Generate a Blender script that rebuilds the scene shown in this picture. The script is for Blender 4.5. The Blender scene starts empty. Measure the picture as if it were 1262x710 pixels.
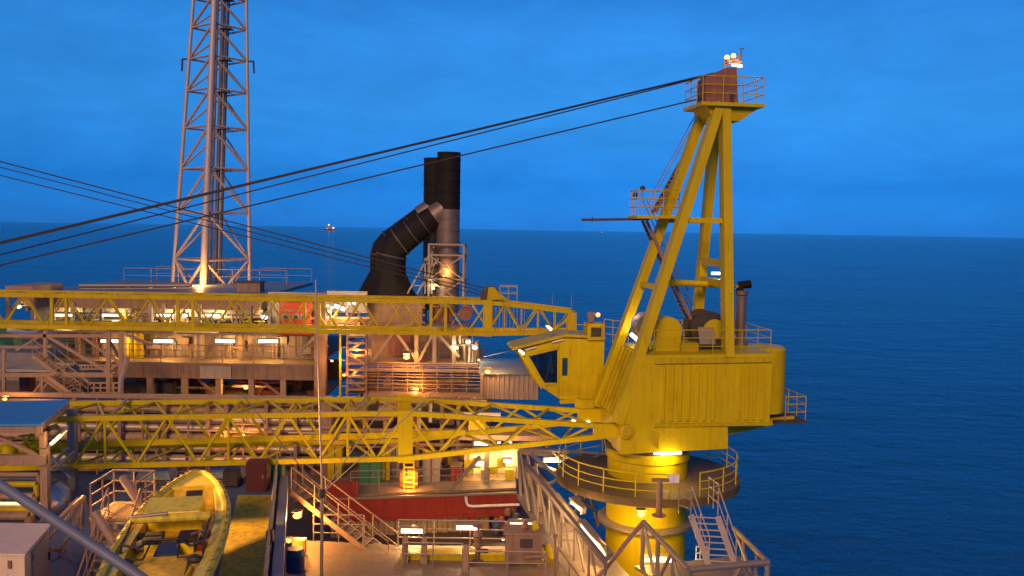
import bpy, math, random
from mathutils import Vector as V, Matrix
R = math.radians
rnd = random.Random(7)
scn = bpy.context.scene
COL = scn.collection

# ------------------------------------------------------------------ camera model
Z0 = 45.0                      # camera height above the sea
F = 1100.0; PW, PH = 1262.0, 710.0
PITCH = math.atan(73.0/F); ROLL = math.atan(20.0/1262.0)
CAM = V((0, 0, Z0))
fw = V((0, math.cos(PITCH), -math.sin(PITCH)))
r0 = V((1, 0, 0)); u0 = V((0, math.sin(PITCH), math.cos(PITCH)))
CR = r0*math.cos(ROLL) + u0*math.sin(ROLL)
CU = -r0*math.sin(ROLL) + u0*math.cos(ROLL)
def ray(px, py):
    return fw*F + CR*(px-PW/2) + CU*(PH/2-py)
def W(px, py, Y):              # point seen at (px,py) whose world distance is Y
    d = ray(px, py); return CAM + d*(Y/d.y)
def G(px, py, zr):             # point seen at (px,py) at height zr relative to the camera
    d = ray(px, py); return CAM + d*(zr/d.z)
X = V((1,0,0)); Yv = V((0,1,0)); Z = V((0,0,1))
def zr(v): return Z0 + v

cam = bpy.data.cameras.new("camera"); co = bpy.data.objects.new("camera", cam); COL.objects.link(co)
m = Matrix((CR, CU, -fw)).transposed().to_4x4(); m.translation = CAM
co.matrix_world = m
cam.sensor_width = 36; cam.lens = 36*F/PW; cam.clip_start = .5; cam.clip_end = 120000
scn.camera = co

# ------------------------------------------------------------------ materials
MATS = {}
def mat(name, col, rough=.6, metal=0, dirt=(.10,.06,.035), amt=.35, scale=1.2, rust=0, bump=.0, spec=.5):
    if name in MATS: return MATS[name]
    mt = bpy.data.materials.new(name); mt.use_nodes = True
    N = mt.node_tree.nodes; L = mt.node_tree.links
    b = N["Principled BSDF"]
    b.inputs["Roughness"].default_value = rough; b.inputs["Metallic"].default_value = metal
    b.inputs["Specular IOR Level"].default_value = spec
    tc = N.new("ShaderNodeTexCoord")
    n1 = N.new("ShaderNodeTexNoise"); n1.inputs["Scale"].default_value = scale; n1.inputs["Detail"].default_value = 6; n1.inputs["Roughness"].default_value = .65
    L.new(tc.outputs["Object"], n1.inputs["Vector"])
    mp = N.new("ShaderNodeMapping"); mp.inputs["Scale"].default_value = (3.5, 3.5, .35)
    L.new(tc.outputs["Object"], mp.inputs["Vector"])
    n2 = N.new("ShaderNodeTexNoise"); n2.inputs["Scale"].default_value = 1.6; n2.inputs["Detail"].default_value = 5
    L.new(mp.outputs["Vector"], n2.inputs["Vector"])
    mul = N.new("ShaderNodeMath"); mul.operation = 'MULTIPLY'
    L.new(n1.outputs["Fac"], mul.inputs[0]); L.new(n2.outputs["Fac"], mul.inputs[1])
    r1 = N.new("ShaderNodeValToRGB"); r1.color_ramp.elements[0].position = .16; r1.color_ramp.elements[1].position = .42
    r1.color_ramp.elements[0].color = (0,0,0,1); r1.color_ramp.elements[1].color = (amt,amt,amt,1)
    L.new(mul.outputs[0], r1.inputs["Fac"])
    mx = N.new("ShaderNodeMix"); mx.data_type = 'RGBA'
    mx.inputs[6].default_value = (*col, 1); mx.inputs[7].default_value = (*dirt, 1)
    L.new(r1.outputs["Color"], mx.inputs[0])
    out = mx.outputs[2]
    if rust > 0:
        n3 = N.new("ShaderNodeTexNoise"); n3.inputs["Scale"].default_value = 2.3; n3.inputs["Detail"].default_value = 8; n3.inputs["Roughness"].default_value = .75
        L.new(mp.outputs["Vector"], n3.inputs["Vector"])
        r2 = N.new("ShaderNodeValToRGB"); r2.color_ramp.elements[0].position = .62-rust*.12; r2.color_ramp.elements[1].position = .70
        L.new(n3.outputs["Fac"], r2.inputs["Fac"])
        m2 = N.new("ShaderNodeMix"); m2.data_type = 'RGBA'; m2.inputs[7].default_value = (.13,.045,.015,1)
        sc = N.new("ShaderNodeMath"); sc.operation = 'MULTIPLY'; sc.inputs[1].default_value = .75
        L.new(r2.outputs["Color"], sc.inputs[0]); L.new(sc.outputs[0], m2.inputs[0]); L.new(out, m2.inputs[6]); out = m2.outputs[2]
    L.new(out, b.inputs["Base Color"])
    if bump:
        bp = N.new("ShaderNodeBump"); bp.inputs["Strength"].default_value = bump; bp.inputs["Distance"].default_value = .05
        L.new(n1.outputs["Fac"], bp.inputs["Height"]); L.new(bp.outputs["Normal"], b.inputs["Normal"])
    MATS[name] = mt; return mt
def emit(name, col, s):
    mt = bpy.data.materials.new(name); mt.use_nodes = True
    N = mt.node_tree.nodes; N.clear()
    e = N.new("ShaderNodeEmission"); o = N.new("ShaderNodeOutputMaterial")
    e.inputs[0].default_value = (*col,1); e.inputs[1].default_value = s
    mt.node_tree.links.new(e.outputs[0], o.inputs[0]); return mt

YEL = mat("yellow_paint", (.50,.405,.002), .45, 0, (.33,.22,.01), .45, .8, rust=.3, spec=.15)
YEL2 = mat("worn_yellow_paint", (.46,.365,.004), .5, 0, (.26,.16,.012), .5, .9, rust=.45, spec=.15)
DECKYEL = mat("yellow_deck_paint", (.62,.45,.012), .7, 0, (.14,.09,.02), .8, 1.6, rust=.5, bump=.2)
GAL = mat("galvanised_steel", (.25,.215,.18), .5, .3, (.22,.18,.15), .5, 2.0)
PINK = mat("primed_steel", (.28,.19,.12), .6, 0, (.20,.11,.07), .55, 1.2, rust=.5)
BROWN = mat("brown_steel", (.25,.16,.11), .6, 0, (.09,.05,.03), .6, 1.0, rust=.7)
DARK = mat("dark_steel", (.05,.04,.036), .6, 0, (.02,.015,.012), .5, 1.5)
BLACK = mat("black_stack_paint", (.005,.005,.006), .75, 0, (.014,.009,.007), .5, 1.3, spec=.25)
STACK = mat("stack_cladding", (.17,.14,.13), .5, .4, (.12,.08,.05), .6, .8, rust=.5)
PALE = mat("pale_galvanised_steel", (.44,.37,.33), .5, .2, (.28,.24,.2), .4, 2.0)
DRAB = mat("drab_cladding", (.23,.19,.16), .6, 0, (.11,.075,.05), .6, .7, rust=.4)
TRUSS = mat("mauve_grey_steel", (.20,.17,.17), .5, .2, (.13,.10,.08), .5, 1.6)
DISC = mat("dark_brown_grating", (.12,.08,.02), .7, 0, (.04,.03,.02), .6, 1.2)
RED = mat("red_oxide_paint", (.26,.014,.008), .55, 0, (.14,.02,.012), .6, .8, rust=.3)
MAROON = mat("maroon_paint", (.07,.008,.007), .5, 0, (.05,.01,.01), .5, 1)
REDCAB = mat("red_cabin_paint", (.34,.035,.01), .5, 0, (.2,.03,.015), .5, .9)
SILV = mat("silver_cladding", (.34,.29,.26), .45, .4, (.22,.15,.10), .55, .9)
BEIGE = mat("beige_cladding", (.36,.31,.25), .6, 0, (.22,.14,.08), .6, .6, rust=.35)
GREYW = mat("grey_cladding", (.25,.24,.24), .6, 0, (.16,.12,.09), .5, .7, rust=.2)
CORR = mat("olive_corrugated", (.33,.24,.13), .6, 0, (.08,.045,.025), .6, .8, rust=.5)
PURP = mat("grey_brown_corrugated", (.25,.20,.18), .6, 0, (.12,.08,.06), .5, .9)
BLUEDK = mat("blue_deck_paint", (.07,.11,.20), .65, 0, (.045,.05,.06), .8, 1.0, rust=.25, bump=.2)
BLUERF = mat("blue_roof_sheet", (.03,.24,.56), .55, 0, (.05,.08,.12), .5, .8)
BLUEPL = mat("blue_tarp", (.12,.18,.30), .5, 0, (.06,.07,.09), .6, 2.5, bump=.6)
NAVY = mat("navy_paint", (.02,.04,.12), .5)
GREEN = mat("green_panel_paint", (.02,.15,.075), .5, 0, (.02,.08,.04), .5, 1)
DKFL = mat("pale_deck_plate", (.25,.185,.115), .6, 0, (.15,.11,.08), .8, .8, rust=.3, bump=.15)
MAIND = mat("main_deck_plate", (.10,.075,.06), .7, 0, (.04,.03,.025), .7, .6, rust=.6)
ROOFG = mat("grey_roof_sheet", (.10,.15,.22), .5, 0, (.10,.09,.09), .6, .6)
WHITE = mat("white_box_paint", (.74,.56,.38), .55, 0, (.42,.34,.26), .4, 1.2, rust=.05)
GRPIPE = mat("grey_blue_pipe_paint", (.14,.17,.23), .45, 0, (.12,.10,.09), .5, 2.2)
CABLE = mat("black_wire_rope", (.018,.017,.018), .6, 0, amt=.1)
SHEAVE = mat("rust_brown_housing", (.26,.10,.07), .6, 0, (.10,.05,.035), .7, 1.5, rust=.6)
BOATY = mat("boat_yellow_gelcoat", (.88,.70,.01), .35, 0, (.34,.19,.02), .6, 1.4)
BOATO = mat("boat_orange_inner", (.88,.56,.02), .5, 0, (.3,.13,.02), .6, 1.5)
FENDER = mat("fender_yellow_green", (.72,.56,.03), .7, 0, (.16,.14,.04), .7, 3.0, bump=.4)
RUB = mat("black_rubber", (.015,.014,.014), .6)
ORBOX = mat("orange_box_paint", (.60,.22,.03), .5)
STAIN = mat("stainless_vessel", (.55,.52,.50), .25, .85, (.25,.2,.16), .4, 1)
GLASS = mat("dark_blue_cab_glass", (.015,.05,.075), .06, 0, (.02,.03,.04), .3, 2, spec=.9)
def pane_mat():
    mt = bpy.data.materials.new("clear_cab_pane"); mt.use_nodes = True
    N = mt.node_tree.nodes; L = mt.node_tree.links; N.clear()
    tr = N.new("ShaderNodeBsdfTransparent"); tr.inputs[0].default_value = (.42,.52,.58,1)
    gl = N.new("ShaderNodeBsdfGlossy"); gl.inputs["Roughness"].default_value = .03
    fr = N.new("ShaderNodeFresnel"); fr.inputs[0].default_value = 1.6
    nz = N.new("ShaderNodeTexNoise"); nz.inputs["Scale"].default_value = 3.0
    ml = N.new("ShaderNodeMath"); ml.operation = 'MULTIPLY_ADD'; ml.inputs[1].default_value = .12
    L.new(nz.outputs["Fac"], ml.inputs[0]); L.new(fr.outputs[0], ml.inputs[2])
    mx = N.new("ShaderNodeMixShader"); o = N.new("ShaderNodeOutputMaterial")
    L.new(ml.outputs[0], mx.inputs[0]); L.new(tr.outputs[0], mx.inputs[1]); L.new(gl.outputs[0], mx.inputs[2]); L.new(mx.outputs[0], o.inputs[0])
    return mt
PANE = pane_mat()
WPLATE = mat("white_plate", (.75,.75,.75), .5)
TUBEW = emit("lit_tube", (1,.84,.55), 4)
TUBEO = emit("lit_sodium", (1,.46,.10), 4)
LAMPW = emit("lit_white_lamp", (1,.93,.78), 4)
LAMPR = emit("lit_red_lamp", (1,.25,.08), 5)

# ------------------------------------------------------------------ mesh builder
ORG = {}
class MB:
    def __init__(s): s.v = []; s.f = []
    def add(s, vs, fs):
        n = len(s.v); s.v += [V(a) for a in vs]; s.f += [tuple(i+n for i in f) for f in fs]; return s
    def hexa(s, p):            # 8 points: bottom 4, top 4
        return s.add(p, [(3,2,1,0),(4,5,6,7),(0,1,5,4),(1,2,6,5),(2,3,7,6),(3,0,4,7)])
    def box(s, c, sx, sy, sz, ax=None, ay=None, az=None):
        c = V(c); ax = (ax or X)*(sx/2); ay = (ay or Yv)*(sy/2); az = (az or Z)*(sz/2)
        return s.hexa([c-ax-ay-az, c+ax-ay-az, c+ax+ay-az, c-ax+ay-az, c-ax-ay+az, c+ax-ay+az, c+ax+ay+az, c-ax+ay+az])
    def bar(s, p, q, w, h=None, up=None):
        p = V(p); q = V(q); d = (q-p).normalized(); up = V(up) if up else Z
        if abs(d.dot(up)) > .98: up = Yv if abs(d.y) < .9 else X
        a = d.cross(up).normalized(); b = a.cross(d).normalized()
        a = a*(w/2); b = b*((h or w)/2)
        return s.hexa([p-a-b, p+a-b, p+a+b, p-a+b, q-a-b, q+a-b, q+a+b, q-a+b])
    def tube(s, p, q, r, n=8, r2=None):
        p = V(p); q = V(q); d = (q-p).normalized(); r2 = r if r2 is None else r2
        a = d.cross(Z if abs(d.z) < .9 else X).normalized(); b = d.cross(a)
        vs = []
        for c, rr in ((p, r), (q, r2)):
            for i in range(n):
                t = 2*math.pi*i/n; vs.append(c + a*(rr*math.cos(t)) + b*(rr*math.sin(t)))
        fs = [(i, (i+1)%n, n+(i+1)%n, n+i) for i in range(n)] + [tuple(range(n-1,-1,-1)), tuple(range(n, 2*n))]
        return s.add(vs, fs)
    def poly(s, pts, r, n=8):
        for i in range(len(pts)-1): s.tube(pts[i], pts[i+1], r, n)
        for p in pts[1:-1]: s.ball(p, r*1.02, n, 4)
        return s
    def sweep(s, pts, rad, n=14):      # continuous bent tube
        vs = []; N = len(pts)
        pts = [V(p) for p in pts]; ref = None
        for i, p in enumerate(pts):
            d = (pts[min(i+1,N-1)] - pts[max(i-1,0)]).normalized()
            if ref is None: ref = d.cross(Yv if abs(d.y) < .9 else X).normalized()
            a = (ref - d*ref.dot(d)).normalized(); b = d.cross(a); ref = a
            rr = rad[i] if isinstance(rad, (list, tuple)) else rad
            for k in range(n):
                t = 2*math.pi*k/n; vs.append(p + a*(rr*math.cos(t)) + b*(rr*math.sin(t)))
        fs = []
        for i in range(N-1):
            for k in range(n): fs.append((i*n+k, i*n+(k+1)%n, (i+1)*n+(k+1)%n, (i+1)*n+k))
        fs += [tuple(range(n-1,-1,-1)), tuple(range((N-1)*n, N*n))]
        return s.add(vs, fs)
    def ball(s, c, r, n=10, m=6, sq=(1,1,1)):
        c = V(c); vs = [c + V((0,0,-r*sq[2]))]
        for j in range(1, m):
            t = -math.pi/2 + math.pi*j/m
            for i in range(n):
                a = 2*math.pi*i/n; vs.append(c + V((r*sq[0]*math.cos(t)*math.cos(a), r*sq[1]*math.cos(t)*math.sin(a), r*sq[2]*math.sin(t))))
        vs.append(c + V((0,0,r*sq[2])))
        fs = [(0, 1+(i+1)%n, 1+i) for i in range(n)]
        for j in range(m-2):
            for i in range(n): fs.append((1+j*n+i, 1+j*n+(i+1)%n, 1+(j+1)*n+(i+1)%n, 1+(j+1)*n+i))
        t = len(vs)-1
        fs += [(1+(m-2)*n+i, 1+(m-2)*n+(i+1)%n, t) for i in range(n)]
        return s.add(vs, fs)
    def lathe(s, c, prof, n=24, ax=None):     # prof: (radius, height) list
        c = V(c); az = (ax or Z).normalized(); a = az.cross(X if abs(az.x) < .9 else Yv).normalized(); b = az.cross(a)
        vs = []; 
        for (r, h) in prof:
            for i in range(n):
                t = 2*math.pi*i/n; vs.append(c + az*h + a*(r*math.cos(t)) + b*(r*math.sin(t)))
        fs = []
        for j in range(len(prof)-1):
            for i in range(n): fs.append((j*n+i, j*n+(i+1)%n, (j+1)*n+(i+1)%n, (j+1)*n+i))
        fs += [tuple(range(n-1,-1,-1)), tuple(range((len(prof)-1)*n, len(prof)*n))]
        return s.add(vs, fs)
    def prism(s, pts, ext):
        pts = [V(p) for p in pts]; n = len(pts); ext = V(ext)
        return s.add(pts + [p+ext for p in pts], [tuple(range(n)), tuple(range(2*n-1, n-1, -1))] + [(i, n+i, n+(i+1)%n, (i+1)%n) for i in range(n)])
    def corr(s, p, q, z0, z1, nrm, pitch=.4, dep=.09, back=.12):   # ribbed sheet from p to q (xy), z0..z1
        p = V((p[0],p[1],0)); q = V((q[0],q[1],0)); L = (q-p).length; d = (q-p)/L; k = max(1, round(L/pitch)); st = L/k
        prof = []
        for i in range(k):
            prof += [(i*st,0), (i*st+st*.30,0), (i*st+st*.42,dep), (i*st+st*.88,dep)]
        prof.append((L,0))
        fr = [p + d*a + nrm*b for a, b in prof]; n = len(fr)
        vs = [f + Z*z0 for f in fr] + [f + Z*z1 for f in fr]
        fs = [(i, i+1, n+i+1, n+i) for i in range(n-1)]
        s.add(vs, fs)
        return s.box((p+q)/2 - nrm*(back/2+.002) + Z*((z0+z1)/2), L, back, z1-z0, d, nrm, Z)
    def build(s, name, mt, parent=None, loc=None, smooth=True):
        if parent is not None: o0 = ORG[parent.name]
        else:
            if loc is None:
                mn = V((min(v.x for v in s.v), min(v.y for v in s.v), min(v.z for v in s.v))); mxx = V((max(v.x for v in s.v), max(v.y for v in s.v), 0))
                loc = V(((mn.x+mxx.x)/2, (mn.y+mxx.y)/2, mn.z))
            o0 = V(loc)
        me = bpy.data.meshes.new(name)
        me.from_pydata([tuple(v-o0) for v in s.v], [], s.f)
        import bmesh
        bm = bmesh.new(); bm.from_mesh(me); bmesh.ops.recalc_face_normals(bm, faces=bm.faces); bm.to_mesh(me); bm.free()
        if smooth:
            me.polygons.foreach_set("use_smooth", [True]*len(me.polygons)); me.set_sharp_from_angle(angle=R(35))
        me.materials.append(mt)
        o = bpy.data.objects.new(name, me); COL.objects.link(o)
        if parent is not None: o.parent = parent
        else: o.location = o0
        ORG[o.name] = o0
        return o
def T(name, label, cat, loc, group=None):
    o = bpy.data.objects.new(name, None); COL.objects.link(o); o.location = loc; o.empty_display_size = .3
    o["label"] = label; o["category"] = cat
    if group: o["group"] = group
    ORG[o.name] = V(loc); return o
def tag(o, label, cat, group=None):
    o["label"] = label; o["category"] = cat
    if group: o["group"] = group
    return o
def struct(o): o["kind"] = "structure"; return o
def one(name, mb, mt, label, cat, group=None): return tag(mb.build(name, mt), label, cat, group)
def light(p, e, col, r=.12, parent=None):
    l = bpy.data.lights.new("lamp_light", 'POINT'); l.energy = e; l.color = col; l.shadow_soft_size = r
    o = bpy.data.objects.new("lamp_light", l); COL.objects.link(o)
    if parent: o.parent = parent; o.location = V(p) - ORG[parent.name]
    else: o.location = p
    return o
WARM = (1,.50,.13); SOD = (1,.40,.07); WHT = (1,.70,.34)
EL = 1.3
def tube_lamp(label, c, ax=X, L=1.3, e=120, col=WARM, out=V((0,-.45,-.05)), group="tube lamps", legs=0, mt=None, w=.2):
    c = V(c); t = T("tube_lamp", label, "lamp", c - Z*legs, group); ax = ax.normalized()
    MB().bar(c - ax*(L/2+.05) + Z*(w*.5+.055), c + ax*(L/2+.05) + Z*(w*.5+.055), w*1.5, .07).build("lamp_housing", GAL, t)
    MB().tube(c - ax*L/2, c + ax*L/2, w*.5, 8).build("lamp_tube", mt or TUBEW, t)
    for k in (-.5,.5): MB().bar(c+ax*(L*k)-ax*.03, c+ax*(L*k)+ax*.03, w*1.25, w*1.35).build("end_cap", GAL, t)
    if legs:
        for k in (-.3,.3): MB().tube(c+ax*(L*k)-Z*legs, c+ax*(L*k)-Z*(w*.5), .025, 6).build("lamp_leg", GAL, t)
    if e: light(c + out, e*EL, col, .15, t)
    return t
def bulb_lamp(label, c, r=.14, e=120, col=SOD, out=V((0,-.4,-.05)), mt=None, group="floodlights", name="bulkhead_lamp"):
    c = V(c); t = T(name, label, "lamp", c, group)
    r *= .72
    MB().box(c+V((0,r*1.25,r*.3)), r*2.2, r*.9, r*2.2).build("lamp_housing", DARK, t)
    MB().box(c+V((0,.1*r,r*1.45)), r*2.8, r*3.0, r*.25).build("lamp_hood", BROWN, t)
    MB().ball(c, r, 10, 6, (1.25,1,.8)).build("lamp_bulb", mt or TUBEO, t)
    if e: light(c + out, e*EL, col, .12, t)
    return t
def rail(pts, mt, parent=None, label=None, h=1.1, sp=1.5, r=.026, mids=(.55,), cat="handrail", toe=False, closed=False, name="handrail"):
    pts = [V(p) for p in pts]
    if closed: pts = pts + [pts[0]]
    t = parent if parent is not None else T(name, label, cat, pts[0])
    hz = Z*h
    for i in range(len(pts)-1):
        p, q = pts[i], pts[i+1]; k = max(1, round((q-p).length/sp))
        for j in range(k + (1 if (i == len(pts)-2 and not closed) else 0)):
            b = p.lerp(q, j/k); MB().tube(b, b+hz, r, 6).build("post", mt, t)
    MB().poly([p+hz for p in pts], r*1.1, 6).build("top_rail", mt, t)
    for m_ in mids: MB().poly([p+Z*m_ for p in pts], r*.9, 6).build("mid_rail", mt, t)
    if toe:
        b = MB()
        for i in range(len(pts)-1): b.bar(pts[i]+Z*.09, pts[i+1]+Z*.09, .02, .16)
        b.build("toe_plate", mt, t)
    return t
def stair(label, a, b, wv, mt, n=None, railmt=None, parent=None, treadmt=None, h=1.0):
    """a top nosing centre, b bottom nosing centre, wv width vector"""
    a = V(a); b = V(b); wv = V(wv)
    t = parent if parent is not None else T("stair", label, "stair", b)
    n = n or max(3, round(abs(a.z-b.z)/.22)); run = V((b.x-a.x, b.y-a.y, 0)).normalized()
    wd = wv.length; wn = wv.normalized()
    for sg in (-1,1):
        o = wv*(.5*sg); MB().bar(a+o-Z*.06, b+o-Z*.06, .05, .24).build("stringer", mt, t)
        k = max(2, round((a-b).length/1.3))
        for j in range(k+1):
            p = a.lerp(b, j/k)+o; MB().tube(p, p+Z*h, .024, 6).build("post", railmt or mt, t)
        MB().tube(a+o+Z*h, b+o+Z*h, .03, 6).build("top_rail", railmt or mt, t)
        MB().tube(a+o+Z*h*.5, b+o+Z*h*.5, .022, 6).build("mid_rail", railmt or mt, t)
    for i in range(n):
        p = a.lerp(b, (i+.5)/n); MB().box(p, .27, wd-.06, .05, run, wn, Z).build("tread", treadmt or mt, t)
    return t

exec_parts = []
# ================================================================== SETTING
def setting():
    # sea
    mt = bpy.data.materials.new("sea_water"); mt.use_nodes = True
    N = mt.node_tree.nodes; L = mt.node_tree.links; b = N["Principled BSDF"]
    b.inputs["Base Color"].default_value = (.0015,.022,.075,1); b.inputs["Roughness"].default_value = .13; b.inputs["IOR"].default_value = 1.33; b.inputs["Specular Tint"].default_value = (.35,.85,1,1)
    tc = N.new("ShaderNodeTexCoord")
    def noise(sc, sx, sy, det, rough=.6, rot=0):
        mp = N.new("ShaderNodeMapping"); mp.inputs["Scale"].default_value = (sx, sy, 1); mp.inputs["Rotation"].default_value = (0,0,R(rot))
        L.new(tc.outputs["Object"], mp.inputs["Vector"])
        n = N.new("ShaderNodeTexNoise"); n.inputs["Scale"].default_value = sc; n.inputs["Detail"].default_value = det; n.inputs["Roughness"].default_value = rough
        L.new(mp.outputs["Vector"], n.inputs["Vector"]); return n
    n1 = noise(.06, .75, 1.15, 5, .6, 14); n2 = noise(.30, .95, 1.1, 6, .68, -10); n3 = noise(.006, .5, 1.6, 3, .5, 5)
    a1 = N.new("ShaderNodeMath"); a1.operation = 'MULTIPLY_ADD'; a1.inputs[1].default_value = 2.7
    L.new(n1.outputs["Fac"], a1.inputs[0])
    a2 = N.new("ShaderNodeMath"); a2.operation = 'MULTIPLY'; a2.inputs[1].default_value = 1.15
    L.new(n2.outputs["Fac"], a2.inputs[0]); L.new(a2.outputs[0], a1.inputs[2])
    bp = N.new("ShaderNodeBump"); bp.inputs["Strength"].default_value = .9; bp.inputs["Distance"].default_value = 3.2
    L.new(a1.outputs[0], bp.inputs["Height"]); L.new(bp.outputs["Normal"], b.inputs["Normal"])
    rr = N.new("ShaderNodeValToRGB"); rr.color_ramp.elements[0].position=.35; rr.color_ramp.elements[1].position=.65
    rr.color_ramp.elements[0].color=(.0001,.024,.110,1); rr.color_ramp.elements[1].color=(.0002,.054,.215,1)
    L.new(n3.outputs["Fac"], rr.inputs["Fac"]); L.new(rr.outputs["Color"], b.inputs["Base Color"])
    s = 45000
    struct(MB().add([(-s,-1500,0),(s,-1500,0),(s,s,0),(-s,s,0)], [(0,1,2,3)]).build("sea", mt, loc=(0,0,0)))
    # decks
    struct(MB().prism([V((-46,37.0,zr(-16.7))), V((4.0,37.0,zr(-16.7))), V((2.6,58,zr(-16.7))), V((-1,76,zr(-16.7))), V((-46,76,zr(-16.7)))], Z*.35).build("main_deck", MAIND))
    e0 = G(344,590,-11); e1 = G(333,712,-11); dr = (e1-e0).normalized(); e2 = e1 + dr*12
    struct(MB().prism([e0, e2, V((-34,e2.y,e0.z)), V((-34,e0.y+.5,e0.z))], -Z*.4).build("boat_deck", BLUEDK))
    a, b_, c, d = G(293,610,-11), G(342,610,-11), G(325,712,-11), G(273,712,-11)
    ex = (c-b_)*.6; up = Z*.005
    struct(MB().prism([a+up, b_+up, c+ex+up, d+ex+up], -Z*.004).build("walkway_strip", DECKYEL))
    zl = -13.2
    struct(MB().prism([V((-8.6,36.75,zr(zl))), V((-5.0,36.35,zr(zl))), V((2.2,36.35,zr(zl))), V((4.4,33,zr(zl))), V((4.4,22,zr(zl))), V((-6.0,22,zr(zl)))], -Z*.35).build("lower_deck", DKFL))
    return dr
deck_dir = setting()

# ================================================================== NEAR CRANE
def near_crane():
    al = R(8); base = W(797,590,41)
    C = V((base.x, base.y, 0)); U = V((-math.cos(al), -math.sin(al), 0)); S = V((math.sin(al), -math.cos(al), 0))
    def A(u, s, z): return C + U*u + S*s + Z*zr(z)
    def K(px, py, s):
        d = ray(px, py); t = (s - (CAM-C).dot(S))/d.dot(S); return CAM + d*t
    def proj(p, s): return p + S*(s-(p-C).dot(S))
    zp = -11.3
    t = T("pedestal_crane", "big yellow pedestal crane with corrugated machinery house and four leg frame above the sea", "crane", A(0,0,-24))
    ped = MB().lathe(A(0,0,-24), [(1.85,0),(1.85,13.55),(1.95,13.6),(1.95,13.85),(1.88,13.9),(1.88,14.2)], 40).build("pedestal", YEL, t)
    MB().lathe(A(0,0,-9.98), [(1.9,0),(2.02,.02),(2.02,.22),(1.9,.25)], 40).build("slewing_ring", DARK, t)
    # platform disc
    disc = MB().lathe(A(0,0,zp-.2), [(1.9,0),(4.18,0),(4.18,.2),(1.9,.2)], 64).build("round_platform", DISC, t)
    MB().lathe(A(0,0,zp-.3), [(4.19,0),(4.23,0),(4.23,.36),(4.19,.36)], 64).build("toe_ring", DISC, disc)
    for k in range(10):
        an = 2*math.pi*k/10+.2; d = V((math.cos(an), math.sin(an), 0)); pc = A(0,0,zp-.3)
        MB().prism([pc+d*1.8, pc+d*4.05, pc+d*1.8-Z*.5], d.cross(Z)*.08).build("bracket", DISC, disc)
    # round handrail with a gap at the stair
    ctr = A(0,0,zp); gap = G(868,632,zp) - ctr; ga = math.atan2(gap.y, gap.x)
    N = 34; hw = .17
    ring = [ctr + V((math.cos(ga+hw+(2*math.pi-2*hw)*i/N), math.sin(ga+hw+(2*math.pi-2*hw)*i/N), 0))*4.1 for i in range(N+1)]
    hr = MB(); 
    for i in range(0, N+1, 2): MB().tube(ring[i], ring[i]+Z*1.1, .03, 6).build("post", YEL, disc)
    MB().poly([p+Z*1.1 for p in ring], .032, 6).build("top_rail", YEL, disc)
    MB().poly([p+Z*.72 for p in ring], .024, 6).build("mid_rail", YEL, disc)
    MB().poly([p+Z*.38 for p in ring], .024, 6).build("mid_rail", YEL, disc)
    # machinery house
    sn, sf = 2.2, -2.2
    P = [K(797,438,sn), K(953,436,sn), K(948,523,sn), K(897,526,sn), K(897,553,sn), K(765,560,sn), K(765,523,sn)]
    house = MB().prism(P, -S*4.4).build("machinery_house", YEL, t, smooth=False)
    # ribs on the side facing the camera
    z1 = K(820,452,sn).z; z0 = K(820,519,sn).z
    rib = MB()
    uA = K(812,480,sn); uB = K(884,480,sn); uC = K(906,480,sn); uD = K(944,480,sn)
    for (p, q) in ((uA,uB),(uC,uD)):
        L = (q-p).length; n = round(L/.36); d = (q-p).normalized(); d.z = 0; d.normalize(); st = L/n
        for i in range(n):
            c = p + d*(st*(i+.5)); c.z = 0
            w = st*.30; pr = .075
            rib.hexa([c-d*w-S*0+Z*z0, c+d*w+Z*z0, c+d*(w*.6)+S*pr+Z*z0, c-d*(w*.6)+S*pr+Z*z0, c-d*w+Z*z1, c+d*w+Z*z1, c+d*(w*.6)+S*pr+Z*z1, c-d*(w*.6)+S*pr+Z*z1])
    for p in rib.v: p += S*.003
    rib.build("side_cladding", YEL, house, smooth=False)
    top = K(800,444,sn); tr = K(955,441,sn)
    MB().bar(K(806,445,sn)+S*.06, K(950,443,sn)+S*.06, .1, .22).build("edge_beam", YEL2, house)
    MB().bar(K(806,524,sn)+S*.06, K(946,522,sn)+S*.06, .1, .14).build("edge_beam", YEL2, house)
    # front sloping ribs
    fr = MB(); gn, gp = P[6], P[0]
    fwn = (gp-gn).normalized(); nrm = S.cross(fwn).normalized()
    if nrm.dot(U) < 0: nrm = -nrm
    for i in range(7):
        s_ = 1.68 - i*.56
        a_ = proj(gn, s_)+fwn*.15+nrm*.05; b_ = proj(gp, s_)-fwn*.1+nrm*.05
        fr.bar(a_+nrm*.04, b_+nrm*.04, .26, .2, up=nrm)
    fr.build("front_cladding", YEL2, house, smooth=False)
    # lower plate seams
    MB().box(A(0.2,2.24,-9.2), .05, .06, .75, U, S, Z).build("seam_plate", YEL2, house)
    MB().lathe(proj(K(771,531,sn),2.18), [(.32,0),(.32,.22),(.2,.26),(.2,.34)], 20, S).build("boom_pin", YEL2, house)
    # A-frame legs
    def leg(name, pts, w): 
        b = MB(); b.bar(pts[0], pts[1], w[0], w[1], up=S); return b.build(name, YEL, t, smooth=False)
    nf_t = K(886,128,.75); nf_b = proj(P[6], 2.0)+U*.12
    ff_t = K(870,128,-.75); ff_b = proj(P[6], -2.0)+U*.12
    nr_t = K(893,128,.75); nr_b = K(897,440,2.0)
    fr_t = K(884,128,-.75); fr_b = proj(K(897,440,2.0), -2.0)
    fr_b = K(857,415,-2.0)
    leg("frame_leg", (nf_t, nf_b), (.40,.64)); leg("frame_leg", (ff_t, ff_b), (.38,.58))
    leg("frame_leg", (nr_t, nr_b), (.40,.56)); leg("frame_leg", (fr_t, fr_b), (.38,.54))
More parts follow.
